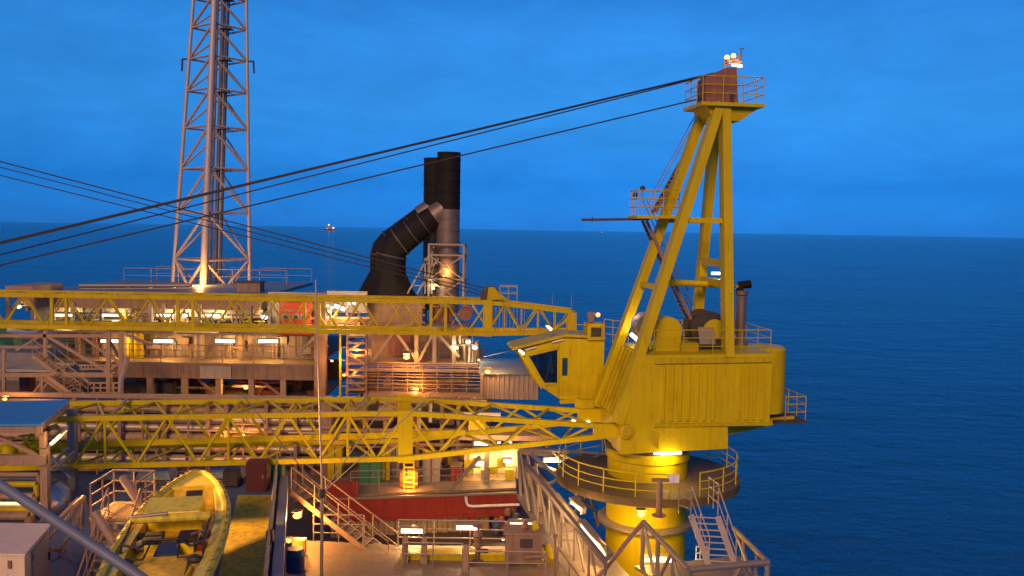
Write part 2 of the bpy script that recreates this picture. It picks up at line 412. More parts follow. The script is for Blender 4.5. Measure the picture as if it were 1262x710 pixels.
    # ties between the rear legs
    def onleg(a, b, z): return a.lerp(b, (z-a.z)/(b.z-a.z))
    for py in (325, 350):
        z = K(895,py,1.5).z
        MB().bar(onleg(nr_t,nr_b,z), onleg(fr_t,fr_b,z), .3, .34).build("tie_beam", YEL, t)
        MB().bar(onleg(nf_t,nf_b,z-.2), onleg(ff_t,ff_b,z-.2), .22, .22).build("tie_beam", YEL, t) if py == 350 else None
    MB().tube(K(808,347,-.4), K(903,352,-.4), .15, 10).build("cross_tube", YEL, t)
    z = K(890,272,1.3).z
    MB().bar(onleg(nf_t,nf_b,z), onleg(nr_t,nr_b,z), .16, .22).build("tie_beam", YEL, t)
    MB().bar(onleg(ff_t,ff_b,z), onleg(fr_t,fr_b,z), .16, .22).build("tie_beam", YEL, t)
    # mid platform
    mp = MB(); a_ = K(774,266,-1.5); b_ = K(836,266,-1.5); zf = a_.z
    mp.prism([a_, b_, b_+S*1.5, a_+S*1.5], -Z*.14)
    plat = mp.build("access_platform", YEL, t)
    MB().bar(K(717,271,-.7), K(800,270,-.7), .12, .12).build("outrigger_beam", DARK, plat)
    MB().bar(K(730,271,-.7)-Z*.08, K(730,271,-.7)+Z*.12, .06).build("beam_clip", DARK, plat)
    ins = S*.05
    rail([b_+ins, a_+ins+X*.05, a_+S*1.45+X*.05, b_+S*1.45], YEL2, plat, h=1.15, sp=.55, r=.022, mids=(.4,.78))
    for q in (K(783,240,-.9), K(792,232,-.9)): MB().ball(q, .13, 8, 5).build("lamp_fitting", DARK, plat)
    # ladders / stairs on the frame
    def ladder(p, q, w, parent, mt, n):
        for sg in (-.5,.5): MB().bar(p+S*(w*sg), q+S*(w*sg), .05, .14).build("ladder_rail", mt, parent)
        for sg in (-.5,.5): MB().tube(p+S*(w*sg)+Z*.95, q+S*(w*sg)+Z*.95, .022, 6).build("hand_rail", mt, parent)
        for i in range(n): 
            c = p.lerp(q, (i+.5)/n); MB().bar(c-S*w*.5, c+S*w*.5, .16, .03).build("ladder_tread", mt, parent)
    ladder(K(862,160,-1.5), K(806,262,-1.5), .6, t, BROWN, 20)
    ladder(K(794,272,-1.3), K(852,400,-1.3), .7, t, BROWN, 22)
    # head platform
    zh = K(890,133,0).z; ul = K(850,133,0); ur = K(932,133,0)
    du = (ul-ur).dot(U)/2-.12; hc = (ul+ur)/2; hc.z = zh
    hp = MB(); hp.box(hc, du*2, 2.5, .16, U, S, Z)
    bt = hc - Z*.08
    hp.hexa([bt+U*.75+S*.85-Z*.6, bt-U*.5+S*.85-Z*.6, bt-U*.5-S*.85-Z*.6, bt+U*.75-S*.85-Z*.6, bt+U*(du*.75)+S*.95-Z*.002, bt-U*(du*.9)+S*.95-Z*.002, bt-U*(du*.9)-S*.95-Z*.002, bt+U*(du*.75)-S*.95-Z*.002])
    head = hp.build("head_platform", YEL, t)
    e = .06; c4 = [hc+U*(du-e)+S*1.19+Z*.08, hc-U*(du-e)+S*1.19+Z*.08, hc-U*(du-e)-S*1.19+Z*.08, hc+U*(du-e)-S*1.19+Z*.08]
    rail(c4, YEL2, head, h=1.15, sp=.9, r=.025, mids=(.4,.78), closed=True)
    # sheave housing
    prof = [(869,127),(869,97),(874,92),(884,88),(896,83),(908,83),(910,127)]
    pts = [K(x,y,.55) for x,y in prof]
    zz = zh+.085
    for p in pts[:1]+pts[-1:]: p.z = zz
    sh = MB().prism(pts, -S*1.1).build("sheave_housing", SHEAVE, t, smooth=False)
    MB().box(K(902,120,.56), .22, .04, .35, U, S, Z).build("access_hatch", DARK, sh)
    for px in (876, 886): MB().bar(K(px,95,.57), K(px,126,.57), .06, .03, up=S).build("stiffener", SHEAVE, sh)
    # aviation lights and antenna on the head
    top = K(900,83,0)
    fr_ = MB(); fr_.tube(K(893,84,0), K(893,76,0), .03, 6); fr_.tube(K(911,84,0), K(911,74,0), .03, 6); fr_.tube(K(892,77,0), K(914,73,0), .05, 6); fr_.tube(K(892,80,0), K(914,76.5,0), .04, 6)
    fr_.build("lamp_bracket", SHEAVE, head)
    for (x,y) in ((896,71),(904,69)):
        p = K(x,y,0); MB().tube(p-Z*.28, p-Z*.08, .09, 8).build("lamp_base", DARK, head); MB().ball(p, .12, 10, 6).build("beacon_lamp", TUBEO, head)
        light(p+S*.3, 25, SOD, .1, t)
    p = K(908,80,.1); MB().bar(p-U*.25-Z*.05, p+U*.22, .10, .1).build("flood_lamp", LAMPW, head); light(p+S*.3, 30, WHT, .1, t)
    MB().tube(K(913,84,0), K(914,60,0), .03, 6).build("antenna", DARK, head); MB().bar(K(911.5,60.5,0), K(917,60,0), .05).build("antenna_bar", DARK, head)
    MB().box(K(911,70,0), .18,.18,.3).build("junction_box", NAVY, head)
    # roof gear
    rz = P[0].z
    def rp(px, py, s): return K(px, py, s)
    def base_at(p): return V((p.x,p.y,rz))
    # winch hood
    hl = K(808,430,.9); hrr = K(839,430,.9); wv = (hrr-hl); wv.z = 0; L = wv.length; d = wv.normalized()
    arc = [base_at(hl)+Z*.003] + [base_at(hl)+d*(L/2-L/2*math.cos(a))+Z*(1.0+.55*math.sin(a)) for a in [math.pi*i/10 for i in range(11)]] + [base_at(hrr)+Z*.003]
    MB().prism(arc, -S*1.6).build("winch_hood", YEL, t)
    dr = K(797,402,.2)
    MB().lathe(dr+S*.5, [(.62,0),(.62,.08),(.55,.1),(.55,.9),(.62,.92),(.62,1.0)], 24, -S).build("winch_drum", STAIN, t)
    for i in range(3): MB().bar(base_at(dr)+U*(.4-.4*i)+S*.3, dr+U*(.3-.3*i)+S*.3, .12).build("drum_stand", YEL2, t)
    dc = K(868,404,-.5)
    hd = MB().lathe(dc+S*.6, [(.85,0),(.85,.07),(.62,.08),(.62,1.15),(.85,1.16),(.85,1.24)], 28, -S).build("hoist_drum", DARK, t)
    MB().lathe(K(880,408,.25)+S*.1, [(.55,0),(.55,.1),(.3,.12),(.3,.3)], 24, -S).build("drum_flange", YEL, hd)
    MB().box(base_at(K(868,430,-.1))+Z*.25, 1.8, 1.5, .5, U, S, Z).build("drum_bed", DARK, t)
    q = K(871,414,1.0); MB().box(q, .75, .05, .8, U, (S+Z*.35).normalized(), (Z-S*.35).normalized()).build("guard_plate", GAL, t)
    MB().box(base_at(K(845,430,.6))+Z*.2, .8, 1.2, .4, U, S, Z).build("gear_box", YEL2, t)
    ex = base_at(K(912,424,-.6)); et = K(912,358,-.6)
    x_ = MB().lathe(ex, [(.35,0),(.35,.25),(.24,.3),(.24,et.z-rz-.25),(.3,et.z-rz-.2),(.3,et.z-rz)], 18).build("exhaust_pipe", STACK, t)
    MB().sweep([et, et+Z*.25, et+Z*.3-U*.5], .2, 10).build("exhaust_cap", BLACK, x_)
    MB().bar(K(906,353,-.6), et+Z*.2, .2,.14).build("exhaust_stay", YEL2, x_)
    # roof handrail
    cor = [P[0]-U*.35-S*.08, P[1]+U*.1-S*.08, proj(P[1],-2.1)+U*.1, proj(P[0],-2.1)-U*.35]
    for c in cor: c.z = rz
    rail(cor, YEL2, house, h=1.1, sp=1.3, r=.02, mids=(.38,.75))
    # lit tube at the front of the roof
    p = K(786,418,-.6); MB().tube(K(778,412,-1.), K(791,424,-.2), .09, 8).build("flood_lamp", TUBEW, t); light(p+Z*.35, 60, WHT, .1, t)
    # lamp under the rear ties
    p = K(885,337,.2); MB().bar(p-U*.3, p+U*.3, .16,.12).build("flood_lamp", LAMPW, t); light(p-Z*.3+S*.2, 40, WHT, .1, t)
    # rear tank and platform
    a_ = K(948,426,-.6); b_ = K(966,432,-.6); zb = K(955,505,-.6).z
    hgt = a_.z-zb
    w0 = (b_-a_).dot(-U)+.8
    tank = MB(); cc = b_ + U*(w0/2); cc.z = zb+hgt/2
    tank.lathe(V((b_.x,b_.y,zb))+U*1.1, [(1.1,0),(1.1,hgt-.12),(.95,hgt)], 20).build("rear_tank", YEL, t)
    g_ = K(942,512,0); h_ = K(980,508,0); zb2 = g_.z
    rp_ = MB().prism([g_+S*1.2, V((h_.x,h_.y,zb2))+S*1.2, V((h_.x,h_.y,zb2))-S*1.6, g_-S*1.6], -Z*.14).build("rear_platform", DARK, t)
    ee = V((h_.x,h_.y,zb2))
    rail([g_+S*1.15-U*.5, ee+S*1.15+U*.05, ee-S*1.55+U*.05], YEL2, rp_, h=1.1, sp=.9, r=.022, mids=(.38,.75))
    br = MB().prism([K(895,524,.9), K(979,513,.9), K(979,516,.9), K(940,527,.9), K(897,536,.9)], -S*.2).build("platform_bracket", YEL2, t)
    MB().prism([K(895,524,-1.3), K(979,513,-1.3), K(979,516,-1.3), K(940,527,-1.3), K(897,536,-1.3)], -S*.2).build("platform_bracket", YEL2, t)
    # cab on the far side
    cs = -2.55
    prof = [(640,432),(697,417),(745,419),(743,492),(690,492),(669,478)]
    pieces = ([(688,419.4),(697,417),(745,419),(743,492),(690,492),(688,490.5)], [(640,432),(688,419.4),(688,429),(650,438)], [(640,432),(650,438),(670,473),(669,478)], [(669,478),(670,473),(688,473),(688,490.5)])
    def side(off, name, mt, parent):
        b = MB()
        for pc in pieces: b.prism([K(x,y,cs)-S*off for x,y in pc], -S*.06)
        return b.build(name, mt, parent, smooth=False)
    cab = side(0, "operator_cab", YEL, t)
    side(1.84, "far_side", YEL, cab)
    fl0, fl1, rr0 = K(669,478,cs), K(690,492,cs), K(743,492,cs); rt0 = K(745,419,cs)
    MB().prism([fl1-S*.061, rr0-S*.061, rr0-S*1.839, fl1-S*1.839], Z*.06).build("cab_floor", DARK, cab, smooth=False)
    MB().prism([fl0-S*.061, fl1-S*.061, fl1-S*1.839, fl0-S*1.839], (Z*.05+U*-.02)).build("cab_sill", YEL, cab, smooth=False)
    MB().prism([rr0-S*.061+Z*.06, rt0-S*.061, rt0-S*1.839, rr0-S*1.839+Z*.06], U*.06).build("rear_wall", YEL2, cab, smooth=False)
    seat = K(683,470,cs)-S*.95
    MB().box(seat+Z*.12, .55,.55,.14, U, S, Z).build("operator_seat", RUB, cab); MB().box(seat-U*.25+Z*.5, .14,.5,.75, U, S, Z).build("seat_back", RUB, cab)
    MB().box(seat-U*.3-Z*.35, .45,.5,.75, U, S, Z).build("seat_base", DARK, cab)
    for o_ in (.42,-.42): MB().box(seat+U*.35+S*o_+Z*.2, .5,.22,.35, U, S, Z).build("control_console", DARK, cab)
    MB().tube(K(676,447,cs)-S*.5, K(676,473,cs)-S*.5, .04, 6).build("grab_post", DARK, cab)
    MB().box(K(672,444,cs)-S*1.2, .3,.35,.28, U, S, Z).build("monitor", RUB, cab)
    win = [K(650,438,cs), K(688,429,cs), K(687.9,473,cs), K(670,473,cs)]
    w_ = MB().prism([p-S*.02 for p in win], -S*.012).build("cab_window", PANE, cab, smooth=False)
    MB().prism([p-S*1.86 for p in win], -S*.012).build("far_window", PANE, cab, smooth=False)
    fb = MB()
    for i in range(4): fb.bar(win[i]+S*.03, win[(i+1)%4]+S*.03, .1, .07, up=S)
    fb.build("window_frame", YEL2, w_, smooth=False)
    MB().bar(K(672,470,cs)+S*.06, K(678,445,cs)+S*.06, .03, .03).build("wiper", RUB, w_)
    # front glass (sloping)
    a_, b_ = K(640,432,cs), K(669,478,cs); fd = (b_-a_).normalized(); nn = S.cross(fd).normalized(); nn = nn if nn.dot(U) > 0 else -nn
    MB().prism([a_+fd*.12-S*.12+nn*.004, b_-fd*.1-S*.12+nn*.004, b_-fd*.1-S*1.78+nn*.004, a_+fd*.12-S*1.78+nn*.004], nn*.012).build("front_window", PANE, cab, smooth=False)
    for o_ in (.05,1.85): MB().bar(a_+nn*.05-S*o_, b_+nn*.05-S*o_, .10, .10, up=nn).build("front_frame", YEL, cab, smooth=False)
    MB().prism([K(632,432,cs+.1), K(697,415.5,cs+.1), K(746,417.5,cs+.1), K(746,414.5,cs+.1), K(697,412,cs+.1), K(633,428,cs+.1)], -S*2.1).build("cab_roof", YEL2, cab, smooth=False)
    for p_ in (K(646,431.5,cs+.11), K(680,422,cs+.11)): MB().bar(p_-U*.0, p_+U*-.55+Z*.15, .05, .14, up=S).build("roof_stripe", WPLATE, cab)
    q = K(696,452,cs+.03); MB().box(q, .25,.06,.85, U, S, Z).build("slot_window", GLASS, cab)
    MB().bar(K(689,421,cs+.03), K(688,490,cs+.03), .07,.05, up=S).build("cab_seam", YEL2, cab)
    ac = K(732,408,cs-.3); acb = MB().box(ac, .85,.9,.8, U, S, Z).build("air_conditioner", YEL2, cab)
    MB().box(ac+S*.46, .5,.04,.45, U, S, Z).build("louvre", RUB, acb)
    MB().lathe(K(728,397,cs-.4), [(.16,0),(.16,.35),(.2,.36),(.2,.5)], 10).build("vent_pipe", BROWN, cab)
    p = K(737,388,cs-.3); MB().ball(p, .11, 8, 6).build("beacon_lamp", LAMPR, cab)
    for (x,y) in ((640,431),(674,401)):
        p = K(x,y,cs+.25); MB().bar(p, p-U*.22-Z*.22, .12,.12).build("flood_lamp", LAMPW, cab); MB().bar(p+Z*.05+U*.05, p-U*.3-Z*.1+Z*.05, .16,.05).build("lamp_shade", DARK, cab)
    # cab support and walkway to the house
    MB().bar(K(690,494,cs-.2), K(748,492,cs-.2), .5,.2).build("cab_beam", YEL2, cab)
    MB().bar(K(710,497,cs), K(735,500,-2.0), .35,.5).build("cab_bracket", YEL, cab)
    MB().bar(K(742,462,cs+.1), K(742,490,cs+.1), .5,.05, up=S).build("cab_door_step", YEL2, cab)
    rail([K(744,421,cs-.1), K(766,424,-2.3)], YEL2, cab, h=1.1, sp=.5, r=.02, mids=(.4,.75))
    # rail along cab roof
    rail([K(698,412,cs-.2), K(722,413,cs-.2)], YEL2, cab, h=.5, sp=.6, r=.02, mids=())
    # ---------------- boom
    bw = 1.62
    un, zt, zb_ = K(500,509,bw), K(500,509,bw).z, K(500,565,bw).z
    ul0 = (K(500,509,bw)-C).dot(U); ufoot = (K(757,531,bw)-C).dot(U); zfoot = K(757,531,bw).z
    # the boom lies a little below level further out
    def sec(u):
        if u >= ul0: return zt-(u-ul0)*.004, zb_-(u-ul0)*.004
        f = (u-ufoot)/(ul0-ufoot); return zfoot+.18+(zt-zfoot-.18)*f, zfoot-.18+(zb_-zfoot+.18)*f
    def B(u, s, top): 
        a, b = sec(u); return C + U*u + S*s + Z*(a if top else b)
    utip = 58.0; uvis = 31.0
    boom = MB()
    for s_ in (bw,-bw):
        for tp in (1,0):
            boom.bar(B(ufoot,s_,tp), B(ul0,s_,tp), .21,.21); boom.bar(B(ul0,s_,tp), B(utip,s_,tp), .20,.20)
    bo = boom.build("boom", YEL, t, smooth=False)
    for s_ in (bw,-bw): MB().box(B(ufoot+.3,s_,1)-Z*.18, 1.3,.3,.62, U, S, Z).build("foot_plate", YEL, bo, smooth=False)
    for s_ in (bw,-bw): MB().box((B(ul0,s_,1)+B(ul0,s_,0))/2, .62,.12,(zt-zb_)+.35, U, S, Z).build("splice_plate", YEL, bo, smooth=False)
    bay = 2.45; us = []
    u = ufoot+1.0
    nleft = 3; stp = (ul0-ufoot-1.0)/nleft
    us = [ufoot+1.0+stp*i for i in range(nleft+1)] 
    while us[-1] < uvis: us.append(us[-1]+bay)
    cnt = 0
    for i in range(len(us)-1):
        a_, b_ = us[i], us[i+1]; m_ = (a_+b_)/2
        def brace(p, q, r=.062):
            MB().tube(p, q, r, 7).build("brace", YEL, bo)
        for s_ in (bw,-bw):
            brace(B(a_,s_,1), B(m_,s_,0)); brace(B(m_,s_,0), B(b_,s_,1))
        for tp in (1,0):
            if tp: brace(B(a_,bw,1), B(m_,-bw,1)); brace(B(m_,-bw,1), B(b_,bw,1))
            else: brace(B(m_,bw,0), B(b_,-bw,0)); brace(B(a_,-bw,0), B(m_,bw,0))
        if i % 2 == 0 and i > 2: 
            brace(B(a_,bw,1), B(a_,bw,0), .055); brace(B(a_,bw,1), B(a_,-bw,1), .055); brace(B(a_,bw,0), B(a_,-bw,0), .055)
    lac = MB(); u = us[-1]
    while u < utip-1:
        for s_ in (bw,-bw): lac.tube(B(u,s_,1), B(u+1.2,s_,0), .06, 6); lac.tube(B(u+1.2,s_,0), B(u+2.4,s_,1), .06, 6)
        u += 2.4
    lac.build("lacing", YEL, bo)
    # walkway tray inside boom (the flat bands seen between the chords)
    MB().prism([B(us[2],-.1,0)+Z*.35, B(uvis,-.1,0)+Z*.35, B(uvis,-.75,0)+Z*.35, B(us[2],-.75,0)+Z*.35], -Z*.05).build("boom_walkway", YEL2, bo)
    MB().bar(B(us[2],-.1,0)+Z*.42, B(uvis,-.1,0)+Z*.42, .05,.26).build("walkway_edge", YEL, bo)
    for pu in (14.5, 25.0):
        MB().tube(B(pu,.3,0)+Z*.35, B(pu-1.6,-1.3,1)+Z*.25, .06, 8).build("boom_pole", GAL, bo)
    # pendants
    def pend(x0,y0,s0,x1,y1,s1,r,n=1):
        p = K(x0,y0,s0); q = K(x1,y1,s1); d = (q-p); k = (utip - (p-C).dot(U))/d.dot(U)
        e_ = p+d*k
        pts = [p.lerp(e_, i/16) - Z*(.25*4*(i/16)*(1-i/16)*.0) for i in range(17)]
        MB().tube(p, e_, r, 7).build("pendant_cable", CABLE, t)
    pend(880,90,.42,0,298.5,.42,.035); pend(880,90.5,.28,0,300.5,.5,.035)
    pend(880,91.5,-.3,0,314,-.3,.03); pend(870,120,.1,0,327,.1,.033)
    # ring lamp under the house
    p = K(822,556.5,2.05) ; lp = K(822,557,1.98)
    MB().tube(lp-U*.62+S*.1, lp+U*.62+S*.1, .09, 8).build("flood_lamp", TUBEW, t); light(lp+S*.35-Z*.25, 130, (1,.66,.2), .12, t)
    MB().bar(lp-U*.7+S*.1+Z*.13, lp+U*.7+S*.1+Z*.13, .22,.05).build("lamp_shade", YEL2, t)
    # bracket on the pedestal below the platform
    MB().lathe(A(0,0,-13.5), [(1.87,0),(2.25,.02),(2.25,.18),(1.87,.2)], 40).build("ledge_ring", GAL, t)
    MB().tube(A(0,0,-15.6)+V((0,0,0)), A(0,0,-15.55), 1.9, 40).build("weld_band", YEL2, t)
    # boom rest lamp pair
    for (x,y) in ((707,519),(725,521)):
        MB().ball(K(x,y,-1.4), .1, 8, 5).build("small_lamp", LAMPW, t)
    return A, K, C, U, S
A, K, CC, CU_, CS = near_crane()

def platform_gear():
    # hose post on the round platform
    p = G(812,636,-11.3); t = T("hose_post", "brown post with a short crossbar standing on the round crane platform", "post", p)
    MB().lathe(p, [(.28,0),(.28,.05),(.13,.08),(.11,1.5)], 12).build("post", BROWN, t)
    MB().bar(p+Z*1.45-X*.32, p+Z*1.45+X*.36, .12,.12).build("crossbar", BROWN, t)
    MB().box(p+Z*1.52+X*.55, .42,.05,.34).build("sign_plate", WPLATE, t)
    # stair from the platform
    a = G(868,634,-11.3); b = G(890,696,-13.35)
    stair("grey metal stair dropping from the round crane platform to the landing by the sea", a, b, X*1.05-Yv*.12, PALE, n=8, treadmt=PALE, h=1.1)
    rail([G(836,634,-11.28), G(851,640,-11.28)], GAL, None, "short grey handrail on the left of the platform stair head", h=1.15, sp=.5, mids=(.4,.78))
    rail([G(873,622,-11.28), G(885,632,-11.28)], GAL, None, "short grey handrail on the right of the platform stair head", h=1.15, sp=.5, mids=(.4,.78))
    # tubular landing frame
    n1, n2, n3, n4 = W(793,643,35), W(848,702,32), W(946,693,33), W(905,652,36.5)
    t = T("landing_frame", "heavy grey tube frame around the stair landing at the sea edge", "frame", V((n2.x,n2.y,n2.z-2.5)))
    for p, q, r in ((n2,n3,.12),(n4,n3,.11),(n1,n2,.11)): MB().tube(p, q, r, 12).build("chord", GAL, t)
    dz = Z*1.9
    for p in (n1,n2,n3): MB().tube(p, p-dz, .10, 10).build("post", GAL, t)
    MB().tube(n1, W(735,714,32.5), .09, 10).build("diagonal", PINK, t)
    MB().tube(n2-dz, n3-dz, .13, 10).build("chord", GAL, t); MB().tube(n1-dz, n2-dz, .13, 10).build("chord", GAL, t)
    for f0, f1 in ((.0,.33),(.66,.33),(.66,1)):
        MB().tube(n2.lerp(n3,f0) - (Z*0 if f0 != .33 else dz), n2.lerp(n3,f1)-dz, .07, 8).build("diagonal", GAL, t)
        MB().tube(n1.lerp(n2,f0), n1.lerp(n2,f1)-dz, .07, 8).build("diagonal", GAL, t)
    for f in (.35,.7): MB().tube(n1.lerp(n2,f), n1.lerp(n2,f)-dz, .09, 8).build("post", GAL, t)
    for f in (.3,.7): MB().tube(n4.lerp(n3,f), n4.lerp(n3,f)-dz, .07, 8).build("post", GAL, t)
    MB().tube(n4-dz, n3-dz, .1, 8).build("chord", GAL, t)
    MB().tube(n4, n3-dz, .08, 8).build("diagonal", GAL, t)
    lz = zr(-13.42)
    struct(MB().prism([V((n1.x-.3,n1.y,lz)), V((n2.x,n2.y-.4,lz)), V((n3.x+.2,n3.y-.2,lz)), V((n4.x+.2,n4.y-.2,lz))], -Z*.12).build("stair_landing", GAL))
    c = G(865,690,-13.4); t2 = T("gate_frame", "small white wire gate panel at the foot of the platform stair", "gate", c)
    for k in range(4): MB().tube(c+X*(.16*k-.24), c+X*(.16*k-.24)+Z*.55, .02, 6).build("upright", WPLATE, t2)
    for h in (.02,.28,.55): MB().tube(c-X*.25+Z*h, c+X*.25+Z*h, .022, 6).build("cross_wire", WPLATE, t2)
    bulb_lamp("bright sodium lamp glowing on the crane pedestal under the round platform", W(790,634,37.6), .2, 420, (1,.55,.12), V((-.1,-.5,-.1)), TUBEO)
    tube_lamp("white tube lamp low in front of the crane pedestal inside the landing frame", W(813,690,36), X, 1.3, 160, WARM)
    tube_lamp("white tube lamp fixed along the slanting walkway left of the crane pedestal", W(734,666,34.5), V((.75,-1.4,-.55)), 2.1, 110, WARM)
    tube_lamp("small tube lamp inside the grey struts under the round platform", W(706,600,41), V((.7,-1,-.3)), .9, 90, WARM)
    tube_lamp("small tube lamp at the top of the grey struts left of the crane railing", W(681,567.5,45), X, .9, 90, WARM)
    tube_lamp("short lit tube between walkway truss and pedestal left side", W(712,624,38), V((.8,-1.1,-.4)), .8, 60, WARM)
platform_gear()

# ================================================================== FAR CRANE BOOM
def far_boom():
    Yc = 56.0; hw = 1.15
    xl = W(0,366,Yc).x - 22; xh = W(602,370,Yc).x; xt = W(704,392,Yc).x
    zt = W(300,366,Yc).z; zb = W(300,404,Yc).z; ztl = W(20,368,Yc).z
    t = T("lattice_boom", "yellow lattice boom of another crane lying level behind the cab with a tapered tip", "crane boom", V(((xl+xh)/2, Yc, zb)))
    def P(x, s, tp):
        z = zt if tp else zb
        if x > xh:
            f = (x-xh)/(xt-xh); z = (zt+(W(700,383,Yc).z-zt)*f) if tp else zb+.12*f
        return V((x, Yc+s, z))
    for s in (-hw,hw):
        for tp in (1,0):
            MB().bar(P(xl,s,tp), P(xh,s,tp), .26,.26).build("chord", YEL2, t, smooth=False)
            MB().bar(P(xh,s,tp), P(xt,s*.6,tp), .24,.24).build("chord", YEL2, t, smooth=False)
    x = xh; i = 0
    while x > xl+2 :
        a, b, m_ = x, x-2.6, x-1.3
        if W(-60,380,Yc).x < a:
            br = lambda p, q, r=.06: MB().tube(p, q, r, 7).build("brace", YEL2, t)
            br(P(a,-hw,1), P(m_,-hw,0)); br(P(m_,-hw,0), P(b,-hw,1)); br(P(a,hw,0), P(m_,hw,1)); br(P(m_,hw,1), P(b,hw,0))
            if i % 3 == 1: MB().bar(P(a,-hw,1), P(a,-hw,0), .17,.17).build("upright", YEL2, t); MB().bar(P(a-.9,-hw,1), P(a-.9,-hw,0), .17,.17).build("upright", YEL2, t)
            br(P(a,-hw,1), P(m_,hw,1), .05); br(P(m_,hw,1), P(b,-hw,1), .05)
        x = b; i += 1
    n = 5
    for k in range(n):
        a = xh+(xt-xh)*k/n; b = xh+(xt-xh)*(k+1)/n; fa = 1-.4*k/n; fb = 1-.4*(k+1)/n
        for s in (-hw,hw):
            MB().tube(P(a,s*fa,k%2), P(b,s*fb,(k+1)%2), .055, 7).build("brace", YEL2, t)
            MB().tube(P(a,s*fa,0), P(a,s*fa,1), .045, 7).build("brace", YEL2, t)
    MB().box(V((xh, Yc, (zt+zb)/2)), .5, hw*2+.3, zt-zb+.35).build("head_frame", YEL2, t) if False else None
    for s in (-hw,hw): MB().box(V((xh, Yc+s, (zt+zb)/2)), .55,.32, zt-zb+.3).build("head_frame", YEL2, t, smooth=False)
    MB().box(V((xt, Yc, (P(xt,0,1).z+zb)/2+.05)), .55, hw*1.5, 1.25).build("tip_block", YEL2, t, smooth=False)
    c = W(604,364,Yc-.5); 
    MB().lathe(c-Yv*.25, [(.62,0),(.62,.06),(.5,.1),(.5,.2),(.62,.24),(.62,.3)], 24, Yv).build("sheave", DARK, t)
    MB().prism([W(602,354,Yc-.95), W(609,354,Yc-.95), W(616,362,Yc-.95), W(626,369,Yc-.95), W(600,370,Yc-.95)], Yv*.14).build("sheave_bracket", YEL2, t, smooth=False)
    a = V((xh+.7, Yc-.6, zt+.1)); rail([a, a+X*1.1, a+X*1.1+Yv*1.2, a+Yv*1.2], YEL2, t, h=.85, sp=.55, r=.022, mids=(.42,), closed=True)
    wz = V((xh-1.4, Yc, (zt+zb)/2+.2)); MB().lathe(wz-Yv*.7, [(.42,0),(.42,.1),(.3,.12),(.3,1.28),(.42,1.3),(.42,1.4)], 18, Yv).build("winch", SHEAVE, t)
    MB().box(wz+V((-1.5,0,-.1)), 1.2,1.2,.9).build("winch_motor", SHEAVE, t)
    # mesh screens in the tip
    for k in range(9): 
        xx = xh+.5+k*.22; MB().tube(V((xx,Yc-hw*.9,zb+.1)), V((xx,Yc-hw*.9,P(xx,0,1).z-.1)), .018, 5).build("screen_bar", GAL, t)
    MB().bar(V((xt-1.3,Yc-.9,zb+.2)), V((xt-.3,Yc-.9,zb+.9)), .1).build("tip_stay", YEL2, t)
    for k in (0,1): MB().tube(V((xt-1.2+k*1.2,Yc,P(xt-1.2,0,1).z)), V((xt-1.2+k*1.2,Yc,P(xt-1.2,0,1).z+.9)), .02, 5).build("whip_rod", GAL, t)
    def pend(x0,y0,x1,y1,s,r):
        p = W(x1,y1,Yc+s); q = W(x0,y0,Yc+s); d = q-p
        MB().tube(p, p+d*1.5, r, 6).build("pendant_cable", CABLE, t)
    pend(0,199,601,356,-.5,.042); pend(0,206,597,360,.1,.03); pend(0,216,592,363,.5,.036)
far_boom()

